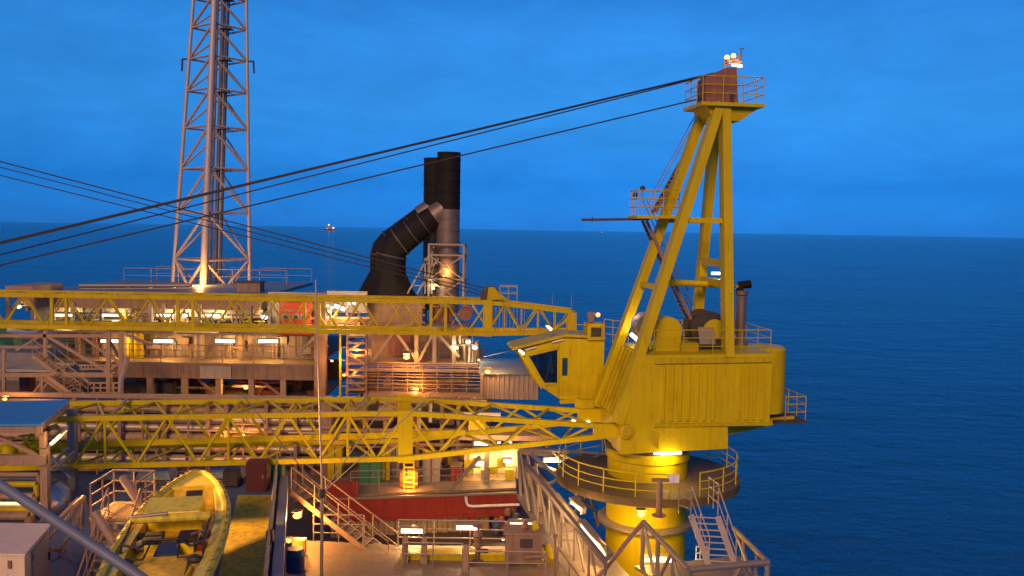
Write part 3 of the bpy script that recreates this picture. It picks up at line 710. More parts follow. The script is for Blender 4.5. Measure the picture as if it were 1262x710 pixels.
# ================================================================== FLARE TOWER
def tower():
    Yc = 76.0
    b = W(260.5,351,Yc); tp = W(271,0,Yc)
    rb = 46/ (F/Yc); rt = 31/(F/Yc); ext = 1.45
    H = (tp-b)*ext; rend = rb+(rt-rb)*ext
    t = T("lattice_tower", "tall grey lattice tower with a thick lit corner leg rising from the module roof", "tower", b)
    ph = R(-7)
    dirs = [V((-math.sin(ph), -math.cos(ph),0)), V((math.cos(ph), -math.sin(ph),0)), V((math.sin(ph), math.cos(ph),0)), V((-math.cos(ph), math.sin(ph),0))]
    def L(k, f): return b + H*f + dirs[k%4]*(rb+(rend-rb)*f)
    rads = (.29,.17,.14,.17)
    for k in range(4): MB().tube(L(k,-.01), L(k,1), rads[k], 12, rads[k]*.8).build("corner_leg", PALE, t)
    ys = [351,319,261,207,157,112,73,35,0,-34,-70,-110,-150]
    fs = [ (351-y)/351/ext for y in ys]
    for i in range(len(fs)-1):
        f0, f1 = fs[i], min(fs[i+1],1)
        for k in range(4):
            if i: MB().tube(L(k,f0), L(k+1,f0), .09, 7).build("girt", PALE, t)
            m = (L(k,f1)+L(k+1,f1))/2
            front = k in (0,3)
            r_ = .115 if front else .08
            if i == 0:
                MB().tube(L(k,f1), (L(k,f0)+L(k+1,f0))/2, r_, 7).build("brace", PALE, t); MB().tube(L(k+1,f1), (L(k,f0)+L(k+1,f0))/2, r_, 7).build("brace", PALE, t)
            elif k in (0,3):
                p0 = 0
                MB().tube(L(0,f1), L(1 if k == 0 else 3,f0), r_, 7).build("brace", PALE, t)
            else:
                MB().tube(L(2,f1), L(k if k==1 else 3,f0), r_, 7).build("brace", PALE, t)
    c = b + dirs[2]*.6
    for dx in (-.3,.15,.6): MB().tube(c+X*dx, c+X*(dx)+H, .13 if dx != .15 else .18, 8).build("riser_pipe", TRUSS, t)
    p0 = b-dirs[2]*.2+X*.35
    MB().tube(p0, p0+H, .035, 5).build("ladder_rail", GRPIPE, t); MB().tube(p0+X*.4, p0+X*.4+H, .035, 5).build("ladder_rail", GRPIPE, t)
    n = 90
    for i in range(n): q = p0+H*((i+.5)/n); MB().tube(q, q+X*.4, .02, 5).build("ladder_rung", GRPIPE, t)
    for k in range(1,8):
        q = b+H*fs[k+1]; MB().box(q+X*.5, 1.2,1.0,.06).build("rest_platform", TRUSS, t)
    for k, sg in ((1,1),(3,-1)):
        q = L(k, fs[6]); MB().poly([q, q+X*.55*sg, q+X*.6*sg-Z*1.0], .08, 6).build("side_bracket", DARK, t)
    bulb_lamp("sodium lamp at the foot of the lattice tower lighting its leg", W(244,356,72), .12, 900, SOD, V((.35,-.6,.6)))
tower()

# ================================================================== LEFT PROCESS MODULE
def module_left():
    Y1 = 62.0
    def P(px, py, y=Y1): return W(px, py, y)
    xl, xr = P(-90,400).x, P(398,400).x
    z_roof = P(200,363).z; z_up = P(200,407).z; z_mid = P(200,441).z; z_low = P(250,488).z
    t = T("process_module", "long beige process module with dark bays, lit decks and a flat grey roof", "module", V(((xl+xr)/2, Y1+6, zr(-16.4))))
    xa = P(30,360).x; xb = P(322,360).x
    MB().prism([V((xa,Y1-.4,z_roof)), V((xb,Y1-.4,z_roof)), V((xb,Y1+16,z_roof)), V((xa,Y1+16,z_roof))], -Z*.25).build("roof", ROOFG, t)
    MB().box(V(((xa+xb)/2, Y1-.3, z_roof-.62)), xb-xa-.02, .3,.7).build("roof_beam", BROWN, t)
    MB().box(V(((xa+xb)/2, Y1+.3, z_roof-1.15)), xb-xa, .3,.35).build("cladding_band", BEIGE, t)
    # floors
    xc = P(75,440).x
    for nm, z, y0 in (("upper_floor", z_up, Y1-1.2), ("middle_floor", z_mid, Y1-2.0), ("bottom_floor", z_low, Y1-2.2)):
        MB().prism([V((xc if nm != "bottom_floor" else xl,y0,z)), V((xr,y0,z)), V((xr,Y1+14,z)), V((xc if nm != "bottom_floor" else xl,Y1+14,z))], -Z*.12).build(nm, DKFL, t)
    g = P(200,441, Y1-2.0)
    MB().box(V(((xc+xr)/2+2.0, Y1-1.9, z_mid-.12-.48)), xr-xc-4.0, .25,.95).build("main_girder", BROWN, t)
    for k in range(7):
        xx = xc+4.3+(xr-xc-4.6)*k/6; MB().box(V((xx,Y1-2.05,z_mid-.6)), .10,.06,.9).build("web_stiffener", BROWN, t)
    MB().box(V((P(278,450).x,Y1-2.1,z_mid-.62)), 2.1,.06,.85).build("girder_patch", BEIGE, t)
    MB().box(V(((xl+xr)/2, Y1-2.15, z_low-.42)), xr-xl, .25,.6).build("bottom_girder", PINK, t)
    # walls of the upper levels
    MB().box(V(((P(32,400).x+P(330,400).x)/2, Y1+3.2, (z_up+z_roof)/2-.15)), P(330,400).x-P(32,400).x, .25, z_roof-z_up-.35).build("back_wall", GREYW, t)
    wl = MB().corr((P(95,430).x,Y1+.6), (P(395,430).x,Y1+.6), z_mid+.004, z_up-.13, -Yv, .9,.05)
    wl.build("front_wall", DRAB, t, smooth=False)
    MB().box(V((P(360,380).x, Y1+1.5, (z_up+z_roof)/2+.1)), P(395,380).x-P(322,380).x, .25, z_roof-z_up+.2).build("end_wall", GREYW, t)
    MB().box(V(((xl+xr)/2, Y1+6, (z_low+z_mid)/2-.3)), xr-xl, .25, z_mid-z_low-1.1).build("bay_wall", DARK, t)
    # columns
    for px in (152,199,240,281,320,358):
        x_ = P(px,470).x; MB().box(V((x_, Y1-1.9, (z_low+z_mid-1.08)/2)), .38,.35, z_mid-1.08-z_low-.004).build("column", PINK, t)
    for px in (95,190,206,250,335,391):
        x_ = P(px,400).x; MB().box(V((x_, Y1-.6, (z_up+z_roof)/2-.15)), .22,.22, z_roof-z_up-.85).build("column", BEIGE, t)
    for px in (100,300,392): MB().box(V((P(px,420).x, Y1-.5, (z_mid+z_up)/2)), .28,.28, z_up-z_mid-.14).build("column", PINK, t)
    # bracing in the bays
    for (x0,x1) in ((322,356),(245,278)):
        MB().bar(V((P(x0,460).x,Y1-1.0,z_mid-1.1)), V((P(x1,460).x,Y1-1.0,z_low+.1)), .16).build("bay_brace", BROWN, t)
    for (x0,y0,x1,y1) in ((155,412,186,425),(186,425,216,410),(368,436,388,415),(30,412,60,402)):
        MB().bar(P(x0,y0,Y1-1.3), P(x1,y1,Y1-1.3), .2,.2).build("knee_brace", BEIGE, t)
    # tall end column
    MB().box(V((P(405,470).x, Y1-2.6, (P(405,362).z+zr(-16.3))/2)), .75,.6, P(405,362).z-zr(-16.3)).build("end_column", BROWN, t)
    # end steel
    for py in (380,392,410,425):
        MB().bar(P(384,py,Y1-2), P(404,py+2,Y1-2.6), .14).build("end_beam", BROWN, t)
    rail([V((P(100,440).x,Y1-1.9,z_mid)), V((P(396,440).x,Y1-1.9,z_mid))], PINK, t, h=1.2, sp=2.2, r=.03, mids=(.42,.8))
    rail([V((P(60,345).x,Y1+12,z_roof)), V((P(300,345).x,Y1+12,z_roof))], GAL, t, h=1.2, sp=2.4, r=.025, mids=(.6,))
    rail([V((xa+3,Y1+15.6,z_roof)), V((xb,Y1+15.6,z_roof))], GAL, t, h=1.2, sp=2.4, r=.025, mids=(.6,))
    # random pipes and boxes in the bays and on the upper level
    for k in range(26):
        x0 = rnd.uniform(P(105,400).x, P(325,400).x); y0 = Y1+rnd.uniform(.6,2.9); r_ = rnd.uniform(.05,.16)
        MB().tube(V((x0,y0,z_up)), V((x0,y0,z_roof-.3)), r_, 8).build("riser_pipe", rnd.choice((BEIGE,PINK,SILV,BROWN)), t)
    for k in range(9):
        x0 = rnd.uniform(P(105,400).x, P(280,400).x); L = rnd.uniform(3,8); z = rnd.uniform(z_up+.4, z_roof-.7); y0 = Y1+rnd.uniform(.2,2.5)
        MB().tube(V((x0,y0,z)), V((x0+L,y0,z)), rnd.uniform(.06,.17), 8).build("header_pipe", rnd.choice((BEIGE,PINK,SILV)), t)
    MB().box(V((P(35,440).x, Y1+5, (z_low+z_up)/2)), 12.5,.25,z_up-z_low).build("left_wall", GREYW, t)
    for k in range(34):
        x0 = rnd.uniform(P(100,400).x, P(335,400).x); y0 = Y1+rnd.uniform(-.95,.5); z0_ = z_up+rnd.choice((0,0,.3,.6)); z1_ = z0_+rnd.uniform(.5,1.6)
        MB().tube(V((x0,y0,z0_)), V((x0,y0,min(z1_,z_roof-.3))), rnd.uniform(.03,.12), 7).build("stub_pipe", rnd.choice((YEL2,PINK,SILV,BROWN,DARK,GAL)), t)
        if k % 2: MB().tube(V((x0,y0,z0_+.4)), V((x0+rnd.uniform(.6,2.2),y0,z0_+.4)), rnd.uniform(.03,.08), 7).build("branch_pipe", rnd.choice((YEL2,PINK,SILV,BROWN,SHEAVE)), t)
    for k in range(12):
        x0 = rnd.uniform(P(100,400).x, P(320,400).x); MB().box(V((x0,Y1+rnd.uniform(-.9,1.5),z_up+.45)), rnd.uniform(.4,1.2),.5,rnd.uniform(.4,.9)).build("control_box", rnd.choice((BROWN,GREYW,DARK,PINK,SHEAVE)), t)
    for px in (164,172,247): 
        x0 = P(px,400).x; MB().lathe(V((x0,Y1-.2,z_mid+.01)), [(.3,0),(.34,.1),(.34,1.75),(.2,1.86)], 16).build("vessel", YEL2 if px < 200 else BEIGE, t)
    for k in range(14):
        x0 = rnd.uniform(P(105,430).x, P(390,430).x); h = rnd.uniform(.5,1.5)
        MB().tube(V((x0,Y1+.15,z_mid)), V((x0,Y1+.15,z_mid+h)), rnd.uniform(.03,.09), 7).build("drain_pipe", rnd.choice((PINK,BROWN,SILV,SHEAVE)), t)
    for k in range(22):
        x0 = rnd.uniform(P(158,470).x, P(395,470).x); w = rnd.uniform(.4,1.6); h = rnd.uniform(.3,1.1); y0 = Y1+rnd.uniform(-.6,4)
        MB().box(V((x0,y0,z_low+h/2+.01)), w, rnd.uniform(.4,1.2), h).build("skid_box", rnd.choice((DARK,MAROON,BROWN,GREEN,DARK)), t)
    for k in range(12):
        x0 = rnd.uniform(P(158,470).x, P(360,470).x); z = rnd.uniform(z_low+.5,z_mid-1.2); y0 = Y1+rnd.uniform(-.8,3)
        MB().tube(V((x0,y0,z)), V((x0+rnd.uniform(1.5,5),y0,z)), rnd.uniform(.04,.12), 7).build("bay_pipe", rnd.choice((BROWN,MAROON,DARK,PINK)), t)
    for k in range(10):
        x0 = rnd.uniform(P(110,470).x, P(390,470).x)
        MB().box(V((x0,Y1+.42,rnd.uniform(z_mid+.5,z_up-.6))), rnd.uniform(.4,1.3), .18, rnd.uniform(.4,.9)).build("wall_box", rnd.choice((GREYW,BEIGE,PINK,BROWN)), t)
    # roof gear
    one("roof_pipe", MB().tube(P(98,352,68), P(236,352,68), .12, 10).tube(P(98,356,66), P(236,356,66), .05, 8), GAL, "long pale pipe lying along the grey module roof in front of the tower", "pipe")
    for i, px in enumerate((100,128,157,185,214)):
        p = P(px,352,68); one("pipe_stand", MB().box(V((p.x,p.y,(p.z-.12+z_roof)/2)), .16,.3,p.z-.12-z_roof), GAL, ("leftmost","second from left","middle","second from right","rightmost")[i]+" of the five small stands under the roof pipe", "stand", "stands under the roof pipe")
    p = P(309,355,66); c = V((p.x,p.y,z_roof)); q = T("roof_cabinet","low dark brown cabinet on the roof edge right of the tower","cabinet",c)
    MB().box(c+Z*.35,1.7,1.2,.7).build("body",BROWN,q); MB().box(c+Z*.74,1.9,1.4,.08).build("lid",DARK,q)
    for k in range(5):
        px = (70,110,345,372,150)[k]; 
    # red cabin
    a = P(344,372,60.4); b = P(384,401,60.4); cz = V(((a.x+b.x)/2, 61.2, z_up))
    q = T("red_cabin", "bright red cabin with a band of small windows behind the upper boom", "cabin", cz)
    w = b.x-a.x; hgt = a.z-z_up
    MB().box(cz+Z*(hgt/2+.003), w, 1.6, hgt).build("wall", REDCAB, q)
    MB().box(cz+Z*(hgt+.06), w+.2, 1.8,.1).build("roof", MAROON, q)
    for k in range(3):
        wn = MB().box(cz+V((-w*.28+w*.28*k, -.82, hgt*.56)), .52,.05,.36).build("window", GREYW, q); MB().box(cz+V((-w*.28+w*.28*k, -.85, hgt*.55)), .36,.03,.22).build("pane", GLASS, wn)
    MB().box(cz+V((0,-.815,hgt*.75)), w*.9,.03,.07).build("trim", GAL, q)
    bulb_lamp("red-orange lamp low on the right of the red cabin", P(378,392,60.2), .1, 25, SOD, V((0,-.3,0)))
    # lamps: upper row
    up = [(137,388.5,"white tube lamp second from left in the row behind the upper boom"),(79,388.5,"white tube lamp leftmost in the row behind the upper boom"),(204,388.5,"white tube lamp third from left in the row behind the upper boom"),(261,388.5,"white tube lamp rightmost in the row behind the upper boom")]
    for x, y, l in up: tube_lamp(l, P(x,y,Y1-.9), X, 1.25, 105, WHT, V((0,.55,-.2)), "tube lamps of the process module", w=.15)
    for i, x in enumerate((137,202,278,331)):
        tube_lamp(("leftmost","second","third","rightmost")[i]+" tube lamp mounted above the middle deck railing of the beige module", P(x,420.5,Y1-1.6), X, 1.4, 150, WARM, V((0,.7,-.3)), "tube lamps of the process module", w=.2)
    for i, (x,y) in enumerate(((228,389),(326,391),(23,378))):
        bulb_lamp(("cluster floodlight between third and fourth tube lamp behind the upper boom","white floodlight glaring on the grey wall left of the red cabin","oval floodlight at the left end behind the upper boom")[i], P(x,y,Y1-.9), (.2,.26,.2)[i], 85, WHT, V((0,.5,.1)), LAMPW)
    for i, (x,y,L) in enumerate(((320,367.5,.8),(330,367.5,1.2),(380,367.5,.35))):
        tube_lamp(("left","middle","right")[i]+" small lamp at the roof edge above the red cabin", P(x,y,58.8), X, L*.7, 40, WHT, V((0,.4,-.3)), "small roof edge lamps", w=.14)
    bulb_lamp("orange lamp inside the dark bays under the middle deck", P(303,478,Y1-.5), .18, 260, SOD, V((0,-.5,.1)))
    bulb_lamp("small sodium lamp on the module end column", P(409,445,Y1-3.2), .1, 120, SOD, V((0.2,-.35,0)))
    bulb_lamp("sodium lamp low on the left in front of the dark bays above the blue roof", P(6,492,50), .14, 140, SOD, V((0,.4,.3)))
    # green panel and grey block on the far left
    one("green_cabinet", MB().box(P(2,417,57), 2.0,.8,1.25).box(P(2,417,57)+Z*.66, 2.1,.9,.06), GREEN, "bright green cabinet at the left edge under the upper boom", "cabinet")
    one("pale_floor_beam", MB().bar(P(-40,427,56.5), P(60,427,56.5), .6,.18), BEIGE, "pale deck edge beam under the green cabinet", "beam")
    one("pale_pipe", MB().tube(P(10,407,56), P(50,414,56), .16, 10), WPLATE, "short pale pipe sloping above the green cabinet", "pipe")
    one("blue_grey_block", MB().box(P(50,418,63), 4.6,2,1.7).box(P(50,418,61.9), 4.7,.1,.15), ROOFG, "blue grey housing block between green cabinet and stair tower", "block")
    # left stair head building
    a = P(6,352,59); b = P(40,361,59); c = V(((a.x+b.x)/2, 61, P(20,400,59).z))
    q = T("stair_head_cabin", "small grey flat roofed cabin at the far left end of the module roof", "cabin", c)
    hh = a.z-c.z
    MB().box(c+Z*(hh-.3), b.x-a.x, 4,.55).build("roof", PINK, q)
    for sx in (-.45,.45): 
        for sy in (-1.8,1.8): MB().box(c+V(((b.x-a.x)*sx, sy, (hh-.6)/2)), .2,.2,hh-.6).build("post", PINK, q)
    MB().box(c+V((0,1.2,(hh-.6)/2)), b.x-a.x-.3, .2, hh-.6).build("wall", GREYW, q)
module_left()

def left_stair_tower():
    Y = 55.0
    P = lambda x, y, d=0: W(x, y, Y+d)
    t = T("stair_tower", "pinkish steel stair tower with crossing braces left of the dark bays", "stair tower", V((P(75,480).x, Y, zr(-16.4))))
    b = lambda nm, x0,y0,x1,y1,w=.16,d=0,m=PINK: MB().bar(P(x0,y0,d), P(x1,y1,d), w, w).build(nm, m, t)
    b("top_beam", -20,413.5,134,414,.2); b("deck_beam", -20,462,140,462,.26)
    for x in (134,149): b("column", x,404,x,490,.24)
    b("column", 52,462,52,492,.2); b("column", 5,430,5,492,.18); b("column",56,406,56,440,.2)
    b("brace", 58,414,132,458,.17); b("brace", 98,412,148,448,.15); b("brace", 48,415,20,432,.12); b("brace", 132,458,152,444,.14)
    b("brace", 135,420,150,446,.14,0,DARK); b("brace", 58,464,34,493,.14); b("brace", 60,470,44,493,.12); b("brace", 56,468,88,492,.16)
    b("brace", 98,462,112,474,.12)
    # landing grid on the right
    for x in (116,124,132,140): b("grid_post", x,472,x,492,.1)
    for y in (472,478,484,489): b("grid_rail", 112,y,148,y,.09)
    for x in range(100,136,4): b("lattice", x,450,x+2,455,.07); 
    b("lattice_rail", 98,450,140,450,.08); b("lattice_rail", 98,455,140,455,.08)
    MB().box(P(25,452,1.5), 5.5,3,.15).build("landing", GREYW, t)
    # flights
    stair("upper pinkish stair flight sloping down right in the stair tower", P(45,436,.4), P(98,476,.4), Yv*1.0, PINK, n=12)
    stair("lower pinkish stair flight sloping down right under the tower deck beam", P(64,462,-.6), P(104,491,-.6), Yv*1.0, PINK, n=9)
    one("downpipe", MB().sweep([P(156,440,-2), P(153,455,-2), P(149,470,-2), P(148,492,-2)], .16, 10), SILV, "shiny silver downpipe bending beside the stair tower column", "pipe")
    one("maroon_column", MB().box(P(34,478,3), .7,.7,2.2), MAROON, "maroon column in the shade under the stair tower", "column")
left_stair_tower()

# ================================================================== EXHAUST MODULE
def exhaust_module():
    Y = 60.0
    P = lambda x, y, d=0: W(x, y, Y+d)
    zf = P(510,481).z; zm = P(510,446).z; zc = P(510,407).z
    xl, xr = P(428,470).x, P(594,470).x
    t = T("exhaust_module", "brown turbine module with white braced frame and lit platform below the stacks", "module", V(((xl+xr)/2, Y+4, zr(-16.4))))
    for z, nm in ((zf,"lower_floor"),(zm,"upper_floor")):
        MB().box(V(((xl+xr)/2, Y+3.5, z-.08)), xr-xl, 8.4,.16).build(nm, PINK, t)
    MB().box(V(((xl+xr)/2, Y+5, (zf+zr(-16.4))/2-.1)), xr-xl-.5, 5, zf-zr(-16.4)-.2).build("base_block", DARK, t)
    MB().box(V((P(512,430).x, Y+4, (zm+zc)/2)), P(575,430).x-P(450,430).x, 4, zc-zm).build("turbine_hood", BROWN, t)
    MB().box(V((P(488,430).x, Y+1.93, (zm+zc)/2-.05)), 1.6,.1, 1.7).build("hood_door", SHEAVE, t)
    MB().box(P(490,383,4.5), P(525,383).x-P(455,383).x+.1, 3.5, P(490,362).z-P(490,403).z).build("intake_box", BROWN, t)
    for k in range(4): MB().box(P(490,370+9*k,2.72), 3.9,.06,.08).build("intake_rib", PINK, t)
    for x in (457,514,536,560): MB().box(V((P(x,420).x, Y-.3, (zm+zc)/2)), .26,.26, zc-zm).build("column", GAL, t)
    MB().bar(P(452,409,-.3), P(565,409,-.3), .26,.3).build("top_beam", GAL, t)
    for (x0,y0,x1,y1) in ((459,445,485,410),(488,410,514,445),(516,445,534,410),(538,410,566,440)):
        MB().bar(P(x0,y0,-.35), P(x1,y1,-.35), .17).build("brace", GAL, t)
    MB().bar(P(505,400,-.5), P(462,477,-.5) if False else P(485,402,-.5), .12).build("brace", GAL, t)
    for (x0,y0,x1,y1) in ((506,458,514,446),(514,446,522,460)): MB().bar(P(x0,y0,-.5), P(x1,y1,-.5), .15).build("brace", GAL, t)
    # two decks of handrail with many bars
    for zz, nm in ((zm-.02,0),(zf,1)):
        b = [V((P(450,450).x,Y-.8,zz-1.0 if nm==0 else zz)), V((xr,Y-.8,zz-1.0 if nm==0 else zz))]
        rail(b, PINK, t, h=1.05, sp=1.0, r=.03, mids=(.3,.55,.8))
    MB().box(V(((P(450,450).x+xr)/2, Y-.7, zm-.45)), xr-P(450,450).x, .2,.22).build("edge_beam", PINK, t)
    MB().box(V(((P(450,450).x+xr)/2, Y-.72, zf-.2)), xr-P(450,450).x, .2,.24).build("edge_beam", PINK, t)
    for k in range(24):
        x0 = rnd.uniform(P(452,450).x, xr-.4); MB().box(V((x0, Y+rnd.uniform(0,1.2), rnd.uniform(zf+.15, zm-.5))), rnd.uniform(.2,.8), .4, rnd.uniform(.2,.7)).build("valve_box", rnd.choice((BROWN,PINK,DARK,SHEAVE,GAL)), t)
    for k in range(8):
        z = rnd.uniform(zf+.2,zm-.4); x0 = rnd.uniform(P(455,450).x, P(520,450).x)
        MB().tube(V((x0,Y-.2+rnd.uniform(0,.8),z)), V((x0+rnd.uniform(2,4),Y-.2+rnd.uniform(0,.8),z)), rnd.uniform(.05,.12), 7).build("pipe_run", rnd.choice((PINK,SILV,BROWN)), t)
    for k in range(14):
        x0 = rnd.uniform(P(562,430).x, P(588,430).x); h = rnd.uniform(.6,1.8)
        MB().tube(V((x0,Y+rnd.uniform(-.5,1.5),zm)), V((x0,Y+rnd.uniform(-.5,1.5),zm+h)), rnd.uniform(.04,.12), 7).build("vent_pipe", rnd.choice((GAL,PINK,SILV)), t)
    # small stair tower on left with lit treads
    st = T("escape_stair", "narrow stair tower with orange lit landings at the left of the turbine module", "stair tower", V((P(436,480).x, Y-1, zr(-16.4))))
    for x in (419.5,428,451): MB().bar(P(x,408,-1), P(x,492,-1), .13).build("column", YEL2 if x < 425 else PINK, st)
    for i, y in enumerate((414,422,430,438,447,455,463,471,479)):
        MB().box(P(440,y,-.9), 1.15,.9,.12).build("landing", PINK, st)
    for i in range(4): MB().bar(P(431 if i%2 else 448,420+i*16,-1.3), P(448 if i%2 else 431,432+i*16,-1.3), .09,.16).build("stringer", BROWN, st)
    for y in (412,428,444,460,476): MB().bar(P(418,y,-1), P(428,y,-1), .07).build("ladder_bar", GAL, st)
    bulb_lamp("sodium lamp inside the narrow escape stair, lower one", P(424,462.5,-1.6), .13, 160, SOD, V((.6,.3,.2)))
    bulb_lamp("sodium lamp inside the narrow escape stair, upper one", P(438,440,-1.9), .09, 160, SOD, V((0,.5,.3)))
    bulb_lamp("big glowing sodium lamp on the turbine module platform", P(501,440.5,-1.0), .24, 300, SOD, V((0,-.45,.15)))
    bulb_lamp("small sodium lamp under the turbine platform beam", P(512,484,-1.5), .2, 160, SOD, V((0,.2,.4)))
    bulb_lamp("upper of two round white lamps at the right end of the turbine module", P(577,421.5,-1), .2, 90, WHT, V((0,-.3,-.2)), LAMPW)
    bulb_lamp("lower of two round white lamps at the right end of the turbine module", P(585,428.5,-1), .2, 90, WHT, V((0,-.3,-.2)), LAMPW)
    bulb_lamp("dim white lamp near the pipes left of the two round lamps", P(561,428,-1), .17, 120, WHT, V((0,.5,0)), LAMPW)
    # grey-white lit lamps behind the boom at x 400-440
    q = T("lamp_mast", "brown post hung with many small lamps beside the module gap", "lamp post", P(407,410,-2.2))
    MB().bar(P(407,410,-2.2), P(407,364,-2.2), .16).build("post", BROWN, q)
    for (x,y) in ((404,377),(409,379),(405,384),(404,391),(410,391)): MB().ball(P(x,y,-2.5), .075, 8, 5).build("lamp_bulb", LAMPW, q)
    light(P(409,386,-3), 90, WHT, .2, q)
    tube_lamp("large bright oblong lamp tilted behind the upper boom right of the red cabin", P(419,379,-1.5), V((1,0,-.35)), .8, 130, WHT, V((0,.4,-.3)), "lamps behind the upper boom", w=.26, mt=LAMPW)
    tube_lamp("small bright lamp just right of the large oblong lamp", P(434,373,-1.5), X, .6, 90, WHT, V((0,.4,-.3)), "lamps behind the upper boom", w=.22, mt=LAMPW)
    bl = T("pipe_bridge", "low pipe bridge lit orange spanning the gap between both modules", "pipe bridge", P(420,402))
    for k in range(5): MB().tube(P(400,392+2.6*k,.2*k), P(456,392+2.6*k,.2*k), .09, 8).build("pipe", (PINK,BROWN,SILV,PINK,YEL2)[k], bl)
    for x in (415,428,442): MB().bar(P(x,386,.3), P(x,405,.3), .12).build("support", BROWN, bl)
    MB().box(P(428,372,1.5), 2.8,.3,1.5).build("back_panel", GREYW, bl)
    bulb_lamp("sodium lamp above the pipe bridge", P(420,392.5,-.8), .09, 130, SOD, V((0,.2,-.25)))
    bulb_lamp("long sodium lamp under the upper boom chord by the gap", P(408,404,-1.8), .1, 60, SOD, V((0,-.2,-.25)))
exhaust_module()

def stacks():
    Y = 64.0
    P = lambda x, y, d=0: W(x, y, Y+d)
    zt = P(551,188).z; zj = P(551,258).z; zb = P(551,385).z
    def stk(px, d, r, ztop, lab):
        b = V((P(px,360,d).x, Y+d, zb)); t = T("exhaust_stack", lab, "chimney", b)
        MB().lathe(b, [(r,0),(r,zj-zb)], 32).build("lower_stack", STACK, t)
        MB().lathe(b+Z*(zj-zb+.002), [(r*1.01,0),(r*1.01,ztop-zj-.1),(r*1.03,ztop-zj-.1),(r*1.03,ztop-zj),(r*.93,ztop-zj),(r*.93,ztop-zj-.6)], 32).build("upper_stack", BLACK, t)
        for k in range(6):
            z = (zj-zb)*(.35+.11*k); MB().lathe(b+Z*z, [(r,0),(r+.045,.01),(r+.045,.09),(r,.1)], 32).build("band", STACK, t)
        for k in range(5):
            z = (zj-zb)+(ztop-zj)*(.1+.19*k); MB().lathe(b+Z*z, [(r*1.01,0),(r*1.01+.03,.01),(r*1.01+.03,.07),(r*1.01,.08)], 32).build("strap", BLACK, t)
        return t, b
    t1, b1 = stk(551.5, 0, .82, zt, "nearer taller black exhaust stack with grey lower part")
    t2, b2 = stk(534, 2.1, .78, P(530,195,2.1).z, "farther shorter black exhaust stack half hidden behind the taller one")
    # ducts
    def duct(dx, d, lab, r, ex, ed):
        pts = [P(482+dx,345,d), P(482+dx,316,d), P(484+dx,307,d), P(492+dx,298,d), P(ex,255,ed)]
        t = T("exhaust_duct", lab, "duct", P(481+dx,362,d))
        MB().sweep(pts, [r,r,r,r,.70], 20).build("bent_pipe", BLACK, t)
        MB().sweep([pts[3].lerp(pts[4],.72), pts[3].lerp(pts[4],.985)], [.835,.735], 20).build("joint_collar", STACK, t)
        for f in (.25,.5): q_ = pts[3].lerp(pts[4], f); rf = r+(.70-r)*f; MB().lathe(q_, [(rf-.03,0),(rf+.03,0),(rf+.03,.08),(rf-.03,.08)], 20, (pts[4]-pts[3]).normalized()).build("seam_band", DARK, t)
        c = P(481+dx,362,d); w1 = 32/(F/Y); w0 = r
        ztop = P(481+dx,335,d).z; zbb = c.z-.3
        vs = []
        for (z, w) in ((zbb,w1),(ztop,w0*.95)):
            for k in range(8):
                a = 2*math.pi*(k+.5)/8; vs.append(V((c.x+w*1.08*math.cos(a), c.y+w*math.sin(a)*(.8 if z==zbb else 1.08), z)))
        MB().add(vs, [(k,(k+1)%8,8+(k+1)%8,8+k) for k in range(8)]+[tuple(range(7,-1,-1)), tuple(range(8,16))]).build("hood", BLACK, t, smooth=False)
        for i in (1, 3):
            dd = (pts[i+1]-pts[i]).normalized(); MB().lathe(pts[i], [(r,0),(r+.07,.0),(r+.07,.12),(r,.12)], 20, dd).build("flange", DARK, t)
        return t
    duct(0, -.2, "nearer bent black exhaust duct rising from its hood into the taller stack", 1.06, 551.5, 0)
    duct(-11, 2.0, "farther bent black exhaust duct just left of the nearer one", .9, 534, 2.1)
    # support frame around stack
    t = T("stack_frame", "pale lattice frame with top ring around the grey stack", "frame", P(545,362))
    cor = [(-1.25,-1.2),(1.2,-1.2),(1.2,1.4),(-1.25,1.4)]
    bz, tz = P(550,372).z, P(550,301).z
    pt = lambda k, z: V((b1.x+cor[k%4][0], Y+cor[k%4][1], z))
    for k in range(4):
        MB().bar(pt(k,bz), pt(k,tz), .14).build("leg", GAL, t)
        for z in (tz, tz-.75, (bz+tz)/2-.4): MB().bar(pt(k,z), pt(k+1,z), .11).build("girt", GAL, t)
        for (z0,z1) in ((bz,(bz+tz)/2-.4),((bz+tz)/2-.4,tz-.75)):
            MB().bar(pt(k,z0), pt(k+1,z1), .09).build("brace", GAL, t)
            if k in (0,2): MB().bar(pt(k+1,z0), pt(k,z1), .09).build("brace", GAL, t)
    t3 = T("duct_frame", "slanting pale lattice strut frame under the bent ducts left of the stack", "frame", P(520,362))
    for d in (-1.0,1.2):
        for (x0,y0,x1,y1) in ((502,362,536,302),(514,362,540,318),(524,362,524,318),(532,362,533,305)):
            MB().bar(P(x0,y0,d), P(x1,y1,d), .12).build("strut", GAL, t3)
        for y in (325,340,352): MB().bar(P(510+ (352-y)*.5,y,d), P(540,y,d), .08).build("strut_tie", GAL, t3)
    bulb_lamp("orange lamp glinting on the grey stack inside the pale frame", P(547,340,-1.6), .1, 160, SOD, V((.15,.3,.2)))
    bulb_lamp("tiny white lamp at the base of the pale stack frame", P(534,356,-1.6), .1, 40, WHT, V((0,.2,.2)), LAMPW)
    bulb_lamp("tiny white lamp left of the grey stack behind the upper boom chord", P(524,373,-2.5), .09, 30, WHT, V((0,-.2,0)), LAMPW)
stacks()

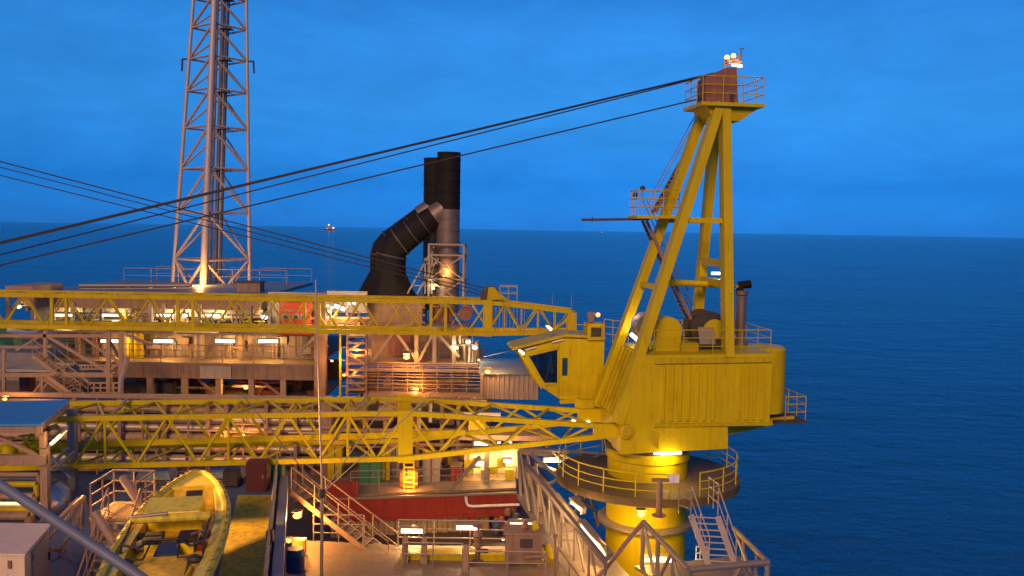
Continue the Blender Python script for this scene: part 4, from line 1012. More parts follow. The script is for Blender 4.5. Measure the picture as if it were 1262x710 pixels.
def extra_pipes():
    mod = bpy.data.objects["exhaust_module"]; Y = 60.0
    P = lambda x, y, d=0: W(x, y, Y+d)
    for k in range(26):
        p = P(rnd.uniform(452,585), rnd.uniform(411,478), rnd.uniform(-.2,1.4)); v = rnd.random() < .5
        MB().tube(p, p+(Z*rnd.uniform(.4,1.2) if v else X*rnd.uniform(.6,2.2)), rnd.uniform(.03,.09), 6).build("small_pipe", rnd.choice((GAL,SILV,PINK,BROWN,YEL2,DARK)), mod)
    for k in range(9):
        z = P(500,449+3.6*k).z; MB().tube(V((P(452,460).x,Y-.55,z)), V((P(592,460).x,Y-.55,z)), .022, 5).build("grating_line", GAL if k % 2 else PINK, mod)
    pr = bpy.data.objects["pipe_rack"]; Y2 = 52.0
    for k in range(16):
        x0 = rnd.uniform(80,380); p = W(x0, rnd.uniform(492,585), Y2-.5); 
        if rnd.random() < .5: MB().tube(p, p+X*rnd.uniform(1,5), rnd.uniform(.03,.08), 6).build("small_pipe", rnd.choice((PINK,SILV,BROWN,GAL)), pr)
        else: MB().tube(p, p-Z*rnd.uniform(.5,2), rnd.uniform(.04,.08), 6).build("drop_pipe", rnd.choice((BROWN,PINK,DARK)), pr)
    for px in (120,176,232,300,345,385): MB().bar(W(px,489,Y2-.35), W(px,585,Y2-.35), .1).build("rack_strut", BROWN, pr)
def container():
    Y = 56.0
    a = W(592,462,Y); b = W(664,462,Y); zb = W(620,492,Y).z; zt = W(620,461,Y).z
    t = T("corrugated_container", "grey brown corrugated container with pale roof between turbine module and crane cab", "container", V(((a.x+b.x)/2, Y+2, zb)))
    MB().corr((a.x,Y), (b.x,Y), zb, zt, -Yv, .3,.07,.15).build("front_wall", PURP, t, smooth=False)
    MB().box(V(((a.x+b.x)/2, Y+2.4, (zb+zt)/2)), b.x-a.x, 4.4, zt-zb).build("body", PURP, t)
    zr_ = W(620,446,Y+4.6).z
    MB().prism([V((a.x-.1,Y-.2,zt+.003)), V((a.x-.1,Y+.4,zt+.2)), V((a.x-.1,Y+2.2,zt+.34)), V((a.x-.1,Y+4.6,zt+.3)), V((a.x-.1,Y+4.7,zt+.003))], X*(b.x-a.x+.2)).build("roof", ROOFG, t)
    MB().bar(V((a.x+.1,Y-.18,zb)), V((a.x+.1,Y-.18,zt)), .16).build("corner_post", PINK, t)
    bulb_lamp("sodium lamp glaring on the left end of the corrugated container", W(601,458,Y-.7), .2, 170, SOD, V((.5,.15,.35)))
    bulb_lamp("small sodium lamp on the rail left of the container", W(590,444,Y-.5), .1, 90, SOD, V((0,-.2,-.2)))
    one("cable_line", MB().tube(W(596,440,57), W(634,431,48), .03, 6), CABLE, "thin dark cable running from container corner to crane cab", "cable")
container()

# ================================================================== MID LEVEL BELOW THE NEAR BOOM
def mid_level():
    Y = 52.0
    P = lambda x, y, d=0: W(x, y, Y+d)
    # pipe rack with stacked silver pipes
    t = T("pipe_rack", "rack of long silver horizontal pipes behind the yellow boom", "pipe rack", V((P(240,560).x, Y, zr(-16.4))))
    xl, xr = P(-60,530).x, P(402,530).x
    MB().box(V(((xl+xr)/2, Y+1.4, (P(240,494).z+P(240,590).z)/2)), xr-xl, .2, P(240,494).z-P(240,590).z).build("back_panel", BROWN, t)
    for i, y in enumerate((497,507,518,529,541,554,568)):
        r = (.20,.22,.27,.24,.30,.26,.3)[i]
        MB().tube(V((xl,Y+.3,P(240,y).z)), V((xr,Y+.3,P(240,y).z)), r, 12).build("pipe", SILV if i % 3 != 1 else PINK, t)
    for px in (95,150,205,258,281,330,366): MB().bar(V((P(px,500).x,Y-.3,P(px,489).z)), V((P(px,500).x,Y-.3,zr(-16.3))), .2).build("rack_post", BROWN, t)
    MB().box(V(((xl+xr)/2, Y-.3, P(240,488).z)), xr-xl, .3,.25).build("rack_beam", PINK, t)
    bulb_lamp("left one of two small sodium lamps among the silver pipes", P(271,536,-1.1), .1, 90, SOD, V((0,.0,-.3)))
    bulb_lamp("right one of two small sodium lamps among the silver pipes", P(300,536,-1.1), .1, 90, SOD, V((0,.0,-.3)))
    one("orange_tray", MB().box(P(286,547,-1.4), 2.9,.3,.5), ORBOX, "orange tray box below the two small sodium lamps", "tray")
    # orange lit column and clutter behind the green panel
    c = T("tall_column", "tall brown column at the right end of the silver pipe rack", "column", V((P(407,560).x, Y-1, zr(-16.3))))
    MB().box(V((P(407,560).x, Y-1, (P(407,485).z+zr(-16.3))/2)), .6,.5, P(407,485).z-zr(-16.3)).build("shaft", BROWN, c)
    MB().box(V((P(407,560).x, Y-1.3, P(407,520).z)), .8,.2,.2).build("collar", PINK, c)
    Y2 = 50.0; Q = lambda x, y, d=0: W(x, y, Y2+d)
    zd = W(520,606,47).z
    struct(MB().prism([W(396,612,46.0)*1, W(636,601,47.8), V((W(636,601,47.8).x,56,zd)), V((W(396,612,46).x,56,zd))], -Z*.12).build("pipe_deck", DKFL))
    def cab(px0,py0,px1,py1,d,dep,mt,lab,name,cat,extra=None):
        a = Q(px0,py0,d); b = Q(px1,py1,d); zt, zb = a.z, b.z
        c = V(((a.x+b.x)/2, Y2+d+dep/2, zb)); o = T(name, lab, cat, c); w = b.x-a.x; h = zt-zb
        MB().box(c+Z*h/2, w, dep, h).build("body", mt, o); MB().box(c+V((0,-.05,h+.04)), w+.1, dep+.1,.08).build("cap", BROWN, o)
        if extra: extra(o, c, w, h, dep)
        return o
    def doors(o, c, w, h, dep):
        MB().box(c+V((0,-dep/2-.02,h*.5)), .05,.03,h*.9).build("door_seam", DARK, o); MB().box(c+V((w*.12,-dep/2-.04,h*.5)), .06,.06,.2).build("handle", GAL, o)
    cab(443,567,469,604,-1.5,.8,GREEN,"green painted panel cabinet behind the grey rail under the boom","panel_cabinet","cabinet",doors)
    cab(404,548,421,606,-.6,.6,YEL2,"tall yellow cabinet left of the green panel","panel_cabinet","cabinet",doors)
    cab(521,562,542,598,-1.2,1.0,GREYW,"grey cabinet under the boom right of the lit ladder","panel_cabinet","cabinet",doors)
    cab(425,545,465,563,.5,1,NAVY,"navy blue box above the green panel","equipment_box","box",doors)
    cab(470,555,480,606,-.8,.6,YEL2,"narrow yellow cabinet right of the green panel","panel_cabinet","cabinet",doors)
    cab(482,548,492,606,-.2,.8,GREYW,"slim grey upright cabinet left of the lit ladder","panel_cabinet","cabinet",doors)
    cab(556,575,568,600,-1,.8,RED,"small red cabinet behind the rail left of the white wall lamps","panel_cabinet","cabinet",doors)
    cab(520,513,560,523,3,1.2,NAVY,"navy blue tank box seen through the boom bracing","equipment_box","box",doors)
    t = T("pipework_rack", "brown steel frame crowded with pipes under the yellow boom", "frame", V((Q(520,580).x, Y2+2, zd)))
    for px in (412,430,450,475,497,515,545,565,585):
        MB().bar(V((Q(px,500,2).x,Y2+2,zd)), V((Q(px,500,2).x,Y2+2,Q(px,490,2).z)), .22).build("post", rnd.choice((BROWN,PINK,YEL2)), t)
    for py in (495,512,530,548): MB().bar(Q(408,py,1.8), Q(600,py,1.8), .18).build("beam", rnd.choice((BROWN,PINK)), t)
    for k in range(26):
        x0 = rnd.uniform(408,580); y0 = rnd.uniform(492,598); L = rnd.uniform(.8,3)
        p = Q(x0,y0,rnd.uniform(-.5,3)); dd = X if rnd.random() < .6 else Z
        q = p+dd*L; q.z = min(q.z, Q(500,490,2).z)
        MB().tube(p, q, rnd.uniform(.05,.18), 8).build("pipe", rnd.choice((BROWN,PINK,SILV,SHEAVE,MAROON)), t)
    for k in range(20):
        p = Q(rnd.uniform(410,600), rnd.uniform(500,596), rnd.uniform(0,3)); MB().box(p, rnd.uniform(.3,1.0),.5,rnd.uniform(.3,.8)).build("equipment_unit", rnd.choice((BROWN,DARK,SHEAVE,YEL2,PINK,MAROON)), t)
    MB().box(V((Q(510,560,4.5).x, Y2+4.5, (zd+Q(510,490,4.5).z)/2)), 9.5,.2,Q(510,490,4.5).z-zd).build("back_panel", DARK, t)
    # lit ladder
    l = T("lit_ladder", "short ladder glowing orange in lamp light under the boom splice", "ladder", Q(503,612,-2.6))
    for x in (498,510): MB().bar(Q(x,612,-2.6), Q(x,560,-2.6), .07).build("rail", YEL2, l)
    for y in range(570,612,6): MB().bar(Q(498,y,-2.6), Q(510,y,-2.6), .06,.08).build("rung", YEL2, l)
    MB().box(Q(504,590,-2.0), 1.0,.1,.9).build("back_plate", ORBOX, l)
    bulb_lamp("sodium lamp lighting the short ladder under the boom splice", Q(513,596,-3.0), .08, 160, SOD, V((-.35,.0,.1)))
    bulb_lamp("small sodium lamp behind the boom splice plate", Q(499,526,.8), .08, 60, SOD, V((0,-.3,0)))
    tube_lamp("white tube lamp under the boom above the lit pale wall", Q(593,546.5,-2.5), X, .8, 170, WARM, V((0,.5,-.3)))
    tube_lamp("lower white lamp glowing on the pale wall behind the rail", Q(592,571,-1.0), X, .55, 150, WARM, V((0,.45,-.1)), w=.3)
    tube_lamp("right white lamp on the pale wall beside the walkway truss", Q(625,568,-1.0), X, .45, 130, WARM, V((0,.45,-.1)))
    for i, (x,y) in enumerate(((615,545.5),(629,545))): bulb_lamp(("left","right")[i]+" small round lamp at the boom bottom chord near the truss top", Q(x,y,-2.2), .1, 70, WHT, V((0,.4,-.3)), LAMPW)
    w = T("pale_wall", "pale ribbed wall lit by lamps behind the rail under the boom", "wall", V((Q(608,590).x,Y2-.3,zd)))
    MB().corr((Q(572,590).x,Y2-.2), (Q(640,590).x,Y2-.2), zd, Q(608,552).z, -Yv, .6,.05).build("cladding", BEIGE, w, smooth=False)
    MB().bar(V((Q(608,590).x-.35,Y2-1.6,zd)), V((Q(608,590).x-.35,Y2-1.6,Q(608,548).z)), .3).build("pillar", GAL, w)
    MB().bar(W(556,603,47.5), W(592,562,47.5), .2).build("raking_strut", GAL, w)
    for k in range(6): MB().box(Q(578+10*k,rnd.uniform(570,592),-.75), .5,.2,rnd.uniform(.3,.9)).build("wall_unit", rnd.choice((PINK,BROWN,GAL,YEL2)), w)
    one("pale_canopy", MB().box(Q(620,535,1), 5.6,2,.3).box(Q(620,531,1.5), 5.0,1.4,.25), PINK, "pale pinkish canopy slab behind the boom left of the open sea", "canopy")
    rail([W(432,606,46.6), W(636,600,47.6)], GAL, None, "grey handrail along the pipe deck above the red wall", h=1.1, sp=1.5, mids=(.38,.75))
    # red beam wall and corrugated wall
    a, b = W(408,612,46.0), W(636,601,47.6); d = (b-a); d.z = 0; d.normalize(); n = V((d.y,-d.x,0))
    r = T("red_wall", "deep red painted wall band above olive corrugated sheeting", "wall", V(((a.x+b.x)/2,(a.y+b.y)/2,zr(-16.35))))
    zt = zd-.13; zm_ = zt-1.2
    L = (b-a).length; mid = (a+b)/2; mid.z = (zt+zm_)/2
    MB().box(mid, L, .5, zt-zm_, d, n, Z).build("red_band", RED, r)
    MB().corr((a.x,a.y), (b.x-1.4,b.y), zr(-16.35), zm_-.003, n, .55,.12,.2).build("corrugated_sheet", CORR, r, smooth=False)
    pp = a + d*(L-.9); pp.z = (zr(-16.35)+zm_)/2; MB().box(pp, .5,.6,zm_-zr(-16.35), d, n, Z).build("red_pillar", RED, r)
    pp = a + d*(L-2.4)+n*.2; pp.z = (zr(-16.35)+zm_)/2; MB().box(pp, .4,.4,zm_-zr(-16.35)-.02, d, n, Z).build("red_pillar", RED, r)
    MB().box(mid+n*.3+Z*.66, L,.16,.1, d, n, Z).build("cap_strip", GAL, r)
    MB().box(mid+n*.28-Z*.52, L,.08,.14, d, n, Z).build("bottom_flange", RED, r)
    for k in range(9): MB().box(mid+d*(-L*.44+L*.11*k)+n*.27, .05,.06,.95, d, n, Z).build("stiffener", RED, r)
    one("red_block", MB().box(W(420,604,46.2)+Z*.1, 1.7,.7,.75), RED, "small red block on the left end of the red wall", "block")
    one("white_pipe", MB().sweep([W(574,612,46.4), W(575,620,46.4), W(577,623,46.4), W(582,624,46.4), W(640,622,46.8)], .07, 8), WPLATE, "white pipe with an upturned end along the red wall", "pipe")
    mcl = T("valve_cluster", "dark cluster of valves and hoses right of the corrugated wall", "valves", W(620,660,46))
    for k in range(14): MB().ball(W(rnd.uniform(610,640), rnd.uniform(628,658), 45.6+rnd.uniform(0,.8)), rnd.uniform(.12,.3), 8, 5).build("valve", rnd.choice((DARK,NAVY,RUB,SHEAVE,REDCAB)), mcl)
    bulb_lamp("tiny white lamp low among the dark valves", W(620,665,45), .08, 30, WHT, V((0,-.2,0)), LAMPW)
mid_level()

extra_pipes()
# ================================================================== WALKWAY TRUSS ON THE RIGHT
def walkway_truss():
    a, b = W(640,563,43.5), W(746,692,31.5)
    t = T("walkway_truss", "long grey lattice walkway truss sloping towards the viewer left of the crane pedestal", "truss", V((b.x,b.y,zr(-16.3))))
    lo = lambda p: V((p.x,p.y,p.z-2.0))
    MB().bar(a, b, .16,.19).build("top_chord", TRUSS, t); MB().bar(lo(a), lo(b), .2,.22).build("bottom_chord", TRUSS, t)
    off = V((1.9,.4,0))
    MB().bar(lo(a)+off, lo(b)+off, .18,.2).build("bottom_chord", TRUSS, t)
    n = 7
    for i in range(n):
        p, q = a.lerp(b,i/n), a.lerp(b,(i+1)/n)
        for o in (V((0,0,0)),):
            MB().tube(p+o, lo(q)+o, .045, 7).build("diagonal", TRUSS, t); MB().tube(q+o, lo(q)+o, .05, 7).build("vertical", TRUSS, t)
        MB().tube(lo(p), lo(q)+off, .05, 6).build("cross_bar", TRUSS, t)
    MB().prism([lo(a)+Z*.15, lo(b)+Z*.15, lo(b)+off+Z*.15, lo(a)+off+Z*.15], -Z*.04).build("grating", TRUSS, t)
    # fan of pale props at the far end
    u = T("prop_frame", "bundle of pale steel props leaning at the far end of the walkway truss", "frame", W(645,640,42))
    for (x0,y0,x1,y1) in ((639,556,642,612),(641,556,652,630),(650,560,660,632),(660,570,666,632),(640,560,664,628),(652,584,672,630)):
        MB().tube(W(x0,y0,42.5), W(x1,y1,41), .075, 8).build("prop", TRUSS, u)
    # struts beneath the round platform
    s = T("support_struts", "tangle of grey blue support struts under the left side of the round platform", "struts", W(710,640,42))
    for (x0,y0,x1,y1) in ((645,552,748,560),(660,572,745,600),(672,548,730,600),(690,560,745,585),(700,600,746,640),(688,575,720,625),(740,590,702,640),(725,600,738,650),(655,560,690,590),(672,600,740,560)):
        MB().tube(W(x0,y0,45), W(x1,y1,43.5), .09, 8).build("strut", GRPIPE if rnd.random() < .5 else GAL, s)
    one("sea_side_beam", MB().bar(W(640,556,47), W(700,560,46), .25,.3), GAL, "grey deck beam joining truss top and round platform", "beam")
    # olive wall behind the truss on the deck side
    w = one("deck_bulkhead", MB().prism([W(655,575,44.5), W(735,672,37.4), W(735,720,37.4), W(655,660,44.5)], V((.15,.1,0))), DRAB, "drab bulkhead plate standing behind the walkway truss", "bulkhead")
walkway_truss()

# ================================================================== LOWER DECK (CENTRE FRONT)
def lower_deck():
    zl = -13.2
    g = lambda x, y: G(x, y, zl)
    yy = lambda x, y: W(x, y, 36.0)
    a = V((g(487,683).x,36.2,zr(zl))); b = V((g(668,680).x,36.2,zr(zl)))
    rail([a, b], GAL, None, "grey handrail along the far edge of the lower deck behind three tube lamps", h=1.12, sp=1.65, mids=(.38,.75), r=.03)
    rail([V((g(688,672).x,36.2,zr(zl))), V((g(718,672).x,36.2,zr(zl))), V((g(745,700).x, 33.6, zr(zl)))], GAL, None, "grey handrail at the far right corner of the lower deck", h=1.12, sp=1.3, mids=(.38,.75), r=.03)
    for i, (x,y) in enumerate(((508,654),(576,650),(642,646.5))):
        tube_lamp(("left","middle","right")[i]+" of three bright tube lamps on the lower deck far railing", W(x,y,36.0), X, .95, 240, (1,.58,.22), V((0,.6,.1)), "lower deck tube lamps", legs=.25, w=.22)
    c1 = g(497,697); c2 = g(668,700)
    rail([V((c1.x,34.0,zr(zl))), V((g(570,700).x,34.0,zr(zl)))], GAL, None, "grey handrail on the near side of the yellow kerb, left run", h=.95, sp=1.2, mids=(.5,), r=.028)
    rail([V((g(578,700).x,33.2,zr(zl))), V((g(672,700).x,33.2,zr(zl)))], GAL, None, "grey handrail in front of the brown cabinet", h=.95, sp=1.6, mids=(.5,), r=.028)
    rail([V((g(686,700).x,33.6,zr(zl))), V((g(712,706).x-.1,30.4,zr(zl)))], GAL, None, "grey handrail running towards the viewer beside the grey deck strip", h=1.0, sp=1.4, mids=(.5,), r=.028)
    one("yellow_kerb", MB().box(V((g(565,690).x,34.9,zr(zl)+.14)), 4.6,.45,.27), YEL, "long yellow kerb box along the lower deck behind the handrail", "kerb")
    one("yellow_pipe_bend", MB().sweep([g(665,696)+Z*.1, g(666,690)+Z*.45, g(674,688)+Z*.5, g(679,695)+Z*.1], .16, 10), YEL, "yellow pipe bend at the right of the brown cabinet", "pipe")
    for i, x in enumerate((497,521,575)):
        p = V((g(x,700).x, 34.4 if i < 2 else 33.6, zr(zl))); one("timber_post", MB().hexa([p+V((-.13,-.13,.003)), p+V((.13,-.13,.003)), p+V((.13,.13,.003)), p+V((-.13,.13,.003)), p+V((-.1,-.05,1.05)), p+V((.1,-.05,1.05)), p+V((.1,.05,1.05)), p+V((-.1,.05,1.05))]), PINK, ("leftmost","middle","rightmost")[i]+" of three pale leaning posts by the near deck railing", "post", "pale posts by the deck railing")
    # cabinet
    p = V((g(645,700).x,34.6,zr(zl))); t = T("brown_cabinet", "brown metal cabinet with two small pots on top standing on the lower deck", "cabinet", p)
    MB().box(p+Z*.72, 1.45,.95,1.15).build("body", BROWN, t); MB().box(p+Z*1.33, 1.6,1.1,.07).build("top_plate", PINK, t)
    for sx in (-1,1): 
        for sy in (-1,1): MB().box(p+V((.62*sx,.38*sy,.075)), .1,.1,.145).build("leg", PINK, t)
    MB().box(p+V((.1,-.49,.95)), .5,.03,.35).build("door_panel", DARK, t)
    MB().lathe(p+V((.05,-.1,1.37)), [(.12,0),(.16,.1),(.1,.28),(.06,.32)], 12).build("pot", SHEAVE, t); MB().lathe(p+V((.45,-.1,1.37)), [(.12,0),(.15,.1),(.08,.3),(.05,.36)], 12).build("pot", YEL2, t)
    MB().tube(p+V((.05,-.62,.45)), p+V((.85,-.62,.5)), .07, 8).build("outlet_pipe", PINK, t)
    # hydrant
    p = V((g(588,697).x,34.7,zr(zl))); t = T("valve_hydrant", "brown hydrant valve with handwheel on the lower deck", "valve", p)
    MB().lathe(p, [(.22,0),(.22,.06),(.11,.08),(.11,.55),(.2,.6),(.2,.7),(.12,.75),(.16,.95),(.2,1.05),(.12,1.2),(.04,1.25),(.04,1.4)], 14).build("body", BROWN, t)
    MB().lathe(p+Z*1.4, [(.2,0),(.22,.02),(.2,.04)], 14).build("handwheel", SHEAVE, t); MB().tube(p+Z*.45-Yv*.05, p+V((.42,-.1,.45)), .09, 8).build("outlet", DARK, t)
    # dark post
    p = V((g(682,708).x,32.6,zr(zl))); one("dark_post", MB().tube(p, p+Z*1.75, .06, 8).box(p+Z*1.8, .16,.16,.12), BROWN, "slim dark brown post at the right of the brown cabinet", "post")
    # stair from the upper boat deck down to lower deck
    a = V((G(364,592,-11).x+.3, 38.0, zr(-11.05))); b = W(489,692,35.6)
    b.z = zr(zl+.02)
    stair("long grey stair descending right from the boat deck to the lower deck", W(366,601,38.0), W(484,693,35.8), V((.25,1.0,0)), PINK, n=13, treadmt=PINK, h=1.05)
    rail([W(405,689,36.3), W(486,680,36.4)], GAL, None, "grey handrail under the long stair", h=1.0, sp=1.4, mids=(.35,.68), r=.028) if False else None
    z2 = zr(zl)
    rail([V((g(372,690).x,36.6,z2)), V((g(440,686).x,36.6,z2))], GAL, None, "low grey handrail behind the long stair on the lower deck", h=1.15, sp=1.4, mids=(.38,.75), r=.026)
    # lamp cluster at the deck edge
    bulb_lamp("bright sodium floodlight on the boat deck edge under the stair", W(366,636,36.5), .2, 420, SOD, V((.3,-.3,.1)), name="sodium_floodlight")
    bulb_lamp("lower sodium lamp beside the orange box at the deck edge", W(356,667,34.5), .12, 120, SOD, V((.1,-.3,0)))
    q = W(369,673,35.0); t = T("orange_box", "orange lamp control box on a short post below the sodium floodlight", "box", q-Z*1.3)
    MB().box(q, .5,.35,.6).build("body", ORBOX, t); MB().box(q-Yv*.19, .4,.03,.5).build("cover", ORBOX, t); MB().tube(q-Z*1.3, q-Z*.3, .05, 8).build("post", PINK, t)
    one("blue_drum", MB().lathe(G(364,704,zl), [(.34,0),(.36,.04),(.34,.3),(.36,.34),(.34,.6),(.36,.64),(.3,.9)], 16), NAVY, "dark blue drum at the foot of the orange box", "drum")
lower_deck()

# ================================================================== ANTENNA MAST
def mast():
    Y = 29.0; b = W(396,740,Y); tpt = W(389,345,Y)
    t = T("antenna_mast", "thin pale whip antenna mast with sloping stay rods from a collar", "antenna", b)
    hub = W(397,608,Y)
    MB().tube(b, hub, .055, 8).build("mast", GAL, t); MB().tube(hub, tpt, .034, 7, .024).build("whip", PALE, t)
    MB().lathe(hub-Z*.15, [(.07,0),(.13,.08),(.13,.22),(.05,.3)], 10).build("collar", DARK, t)
    for (x,y,d) in ((297,484,-.8),(481,489,.6),(542,476,1.4)): MB().tube(hub, W(x,y,Y+d), .02, 6).build("stay_rod", GAL, t)
mast()

# ================================================================== BOAT DECK (LEFT FRONT)
def boat_deck():
    dd = deck_dir.copy()       # towards the camera along the deck edge
    zb = -11.0
    e0 = G(349,588,zb)
    base = G(345,592,zb); pts = [base, base+dd*6.0, base+dd*13.0]
    t = rail([p-X*.12 for p in pts], GAL, None, "long blue grey handrail along the right edge of the boat deck", h=1.1, sp=1.5, mids=(.38,.75), r=.035, toe=True)
    one("edge_girder", MB().bar(base+X*.18-Z*.1, base+dd*13+X*.18-Z*.1, .34,.6), GRPIPE, "deep blue edge girder beside the boat deck handrail", "girder")
    p = G(333,686,zb); t = T("valve_post", "short dark post with a red valve box near the deck handrail", "valve", p)
    MB().tube(p, p+Z*.55, .05, 8).build("post", DARK, t); MB().box(p+Z*.72, .22,.2,.34).build("valve_box", MAROON, t)
    # maroon door cabinet and green cabinet
    p = G(315,607,zb); t = T("maroon_locker", "maroon locker at the far end of the yellow walkway", "locker", p)
    MB().box(p+V((0,.4,.62)), .85,.6,1.24).build("body", MAROON, t); MB().box(p+V((0,.08,.62)), .74,.03,1.12).build("door", MAROON, t); MB().box(p+V((.28,.05,.65)), .05,.05,.16).build("handle", GAL, t)
    p = G(334,598,zb)+Yv*.6; t = T("green_locker", "green locker just right of the maroon one", "locker", p); MB().box(p+V((0,.4,.45)), .55,.6,.9).build("body", GREEN, t); MB().box(p+V((0,.07,.45)), .45,.04,.75).build("door", GREEN, t)
    for i, (x, y) in enumerate(((137,602),(182,602),(272,600))):
        p = G(x,y,zb)+Yv*1.0; t = T("tarp_covered_reel", ("left","middle","right")[i]+" blue tarp covered reel behind the boat and stair landing", "reel", p)
        MB().prism([p+V(v) for v in ((-.75,-.45,.2),(.75,-.45,.2),(.6,-.4,.62),(.2,-.4,.78),(-.3,-.4,.8),(-.62,-.4,.58))], Yv*.9).build("tarp", BLUEPL, t, smooth=False); MB().box(p+Z*.1, 1.6,1.1,.19).build("skid", DARK, t)
    p = G(283,602,zb)+Yv*.3; one("black_case", MB().box(p+Z*.35, .6,.5,.55).box(p+Z*.66, .62,.52,.06), RUB, "black case standing left of the maroon locker", "case")
    # far deck edge rail & beam
    rail([G(160,594,zb)+Yv*.2, G(300,592,zb)+Yv*.2], PINK, None, "pinkish handrail along the far edge of the boat deck", h=1.0, sp=1.6, mids=(.35,.7), r=.028)
    # ------ stair + landing left of the boat
    zl = zr(-9.6); Yl = 28.5
    lx0, lx1 = W(112,640,Yl).x, W(165,640,Yl).x
    t = T("stair_landing_stage", "pink painted landing stage with handrails at the top of the left stair", "landing", V(((lx0+lx1)/2, Yl+.8, zr(zb))))
    MB().box(V(((lx0+lx1)/2, Yl+.8, zl-.06)), lx1-lx0, 1.8,.12).build("floor", PINK, t)
    for k in range(14): MB().box(V((lx0+.08+(lx1-lx0-.16)*k/13, Yl+.8, zl+.012)), .04,1.7,.02).build("grating_bar", PINK, t)
    for sx in (lx0+.08,lx1-.08):
        for sy in (0,1.6): MB().box(V((sx,Yl+sy,(zl+zr(zb))/2-.06)), .12,.12,zl-zr(zb)-.12).build("support", PINK, t)
    rail([V((lx0,Yl,zl)), V((lx0,Yl+1.7,zl)), V((lx1,Yl+1.7,zl)), V((lx1,Yl+.2,zl))], PINK, t, h=1.1, sp=.7, mids=(.36,.73), r=.03)
    xm = W(128,660,27).x
    stair("pale stair climbing away from the viewer to the pink landing stage", V((xm,Yl,zl)), V((xm+.3,Yl-2.9,zl-2.0)), X*1.05, PINK, n=10, treadmt=GAL, h=1.0)
    one("slanted_tube", MB().tube(W(152,589,29.6), W(177,627,28.6), .15, 12), PINK, "upper pale thick tube slanting above the pink landing stage", "tube")
    one("slanted_tube", MB().tube(W(117,632,26.5), W(143,672,26.0), .13, 12), PINK, "lower pale thick tube slanting beside the left stair", "tube")
    # ------ shelter with blue roof
    h = -7.35
    r0_, r1_, r2_, r3_ = G(-60,523,h), G(50,522.5,h), G(87,492.5,h), G(-60,497.5,h)
    t = T("blue_roof_shelter", "open shelter with flat blue roof on orange lit steel posts", "shelter", V((r1_.x,r1_.y,zr(zb))))
    MB().prism([r0_,r1_,r2_,r3_], -Z*.08).build("roof", BLUERF, t)
    MB().bar(r0_-Z*.22+Yv*.1, r1_-Z*.22+Yv*.1, .08,.28).build("fascia", PINK, t); MB().bar(r1_-Z*.22-X*.1, r2_-Z*.22-X*.1, .1,.26).build("fascia", PINK, t)
    fp = r1_+V((-.05,.35,0)); bp = r2_+V((-.0,-.5,0))
    MB().box(V((fp.x,fp.y,(zr(zb)+fp.z-1.0)/2)), .26,.26,fp.z-1.0-zr(zb)).build("post", PINK, t)
    MB().box(V((fp.x-.05,fp.y,fp.z-.66)), .2,.2,.6).build("post_head", PINK, t)
    MB().box(V((bp.x+.3,bp.y,(zr(zb)+bp.z-.3)/2)), .30,.3,bp.z-.3-zr(zb)).build("post", GRPIPE, t)
    zbm = W(20,565,fp.y).z
    MB().bar(V((r0_.x,fp.y-.16,zbm)), V((fp.x+.13,fp.y-.16,zbm)), .22,.34).build("cross_beam", PINK, t)
    MB().bar(V((fp.x-2.2,fp.y,fp.z-.35)), V((fp.x-.2,fp.y,zbm+.1)), .13).build("knee_brace", PINK, t)
    MB().bar(V((fp.x+.1,fp.y+.1,zbm-.4)), V((bp.x+.2,bp.y,zr(zb)+.9)), .16).build("side_brace", GRPIPE, t)
    # floodlight panel hanging under the roof edge
    q = W(70,541,32.5); t2 = T("hooded_floodlight", "hooded floodlight glowing white under the corner of the blue roof", "lamp", q)
    ax = (W(80,531,32.5)-W(58,552,32.5)).normalized(); nn = V((.3,-.9,-.25)).normalized()
    MB().bar(W(56,553,32.5), W(84,527,32.5), .42,.05, up=nn.cross(ax)).build("hood", GAL, t2)
    MB().bar(W(63,547,32.4)+nn*.04, W(75,536,32.4)+nn*.04, .1,.1, up=nn).build("lamp_face", LAMPW, t2)
    MB().lathe(W(66,532,32.8), [(.1,-.2),(.24,-.15),(.24,.12),(.12,.2)], 12, V((.5,-.6,-.6))).build("lamp_body", DARK, t2)
    light(W(70,543,32.0), 60, WARM, .15, t2)
    sl = bpy.data.lights.new("lamp_light", 'SPOT'); sl.energy = 9500; sl.color = (1,.47,.10); sl.spot_size = R(72); sl.spot_blend = .5; sl.shadow_soft_size = .25
    so = bpy.data.objects.new("lamp_light", sl); COL.objects.link(so); so.parent = t2; lp = W(72,546,31.6); so.location = lp - ORG[t2.name]
    so.rotation_euler = (lp - W(262,622,29.0)).to_track_quat('Z','Y').to_euler()
    # under-roof clutter: pipes, vessel
    v = W(70,622,33.8); v = V((v.x,v.y,v.z)); t3 = T("pressure_vessel", "stainless vessel with a domed end lying under the blue roof shelter", "vessel", V((v.x-2.5,v.y,zr(zb))))
    r = .98; MB().lathe(v-X*.2, [(.02,.75),(.35,.70),(.66,.52),(.86,.26),(r,0),(r,-5.5)], 28, X).build("shell", STAIN, t3)
    MB().tube(v-X*.2, v-X*.28, r+.04, 28).build("weld_band", STAIN, t3)
    for k in (-1.2,-3.4): MB().box(V((v.x+k,v.y,(zr(zb)+v.z-r)/2+.1)), .25,1.2,v.z-r-zr(zb)+.3).build("saddle", BROWN, t3)
    for i, (y, rr, m_) in enumerate(((585,.09,PINK),(597,.11,YEL2),(612,.13,PINK),(628,.1,YEL2),(636,.16,BROWN))):
        one("header_pipe", MB().tube(W(-50,y,32.6-.15*i), W(48-3*i,y,32.6-.15*i), rr, 10).tube(W(48-3*i,y,32.6-.15*i), W(48-3*i,y,32.6-.15*i)-Z*.6, rr, 10), m_, ("topmost","second from top","third from top","fourth from top","lowest")[i]+" of the orange lit pipes under the blue roof shelter", "pipe", "pipes under the blue roof")
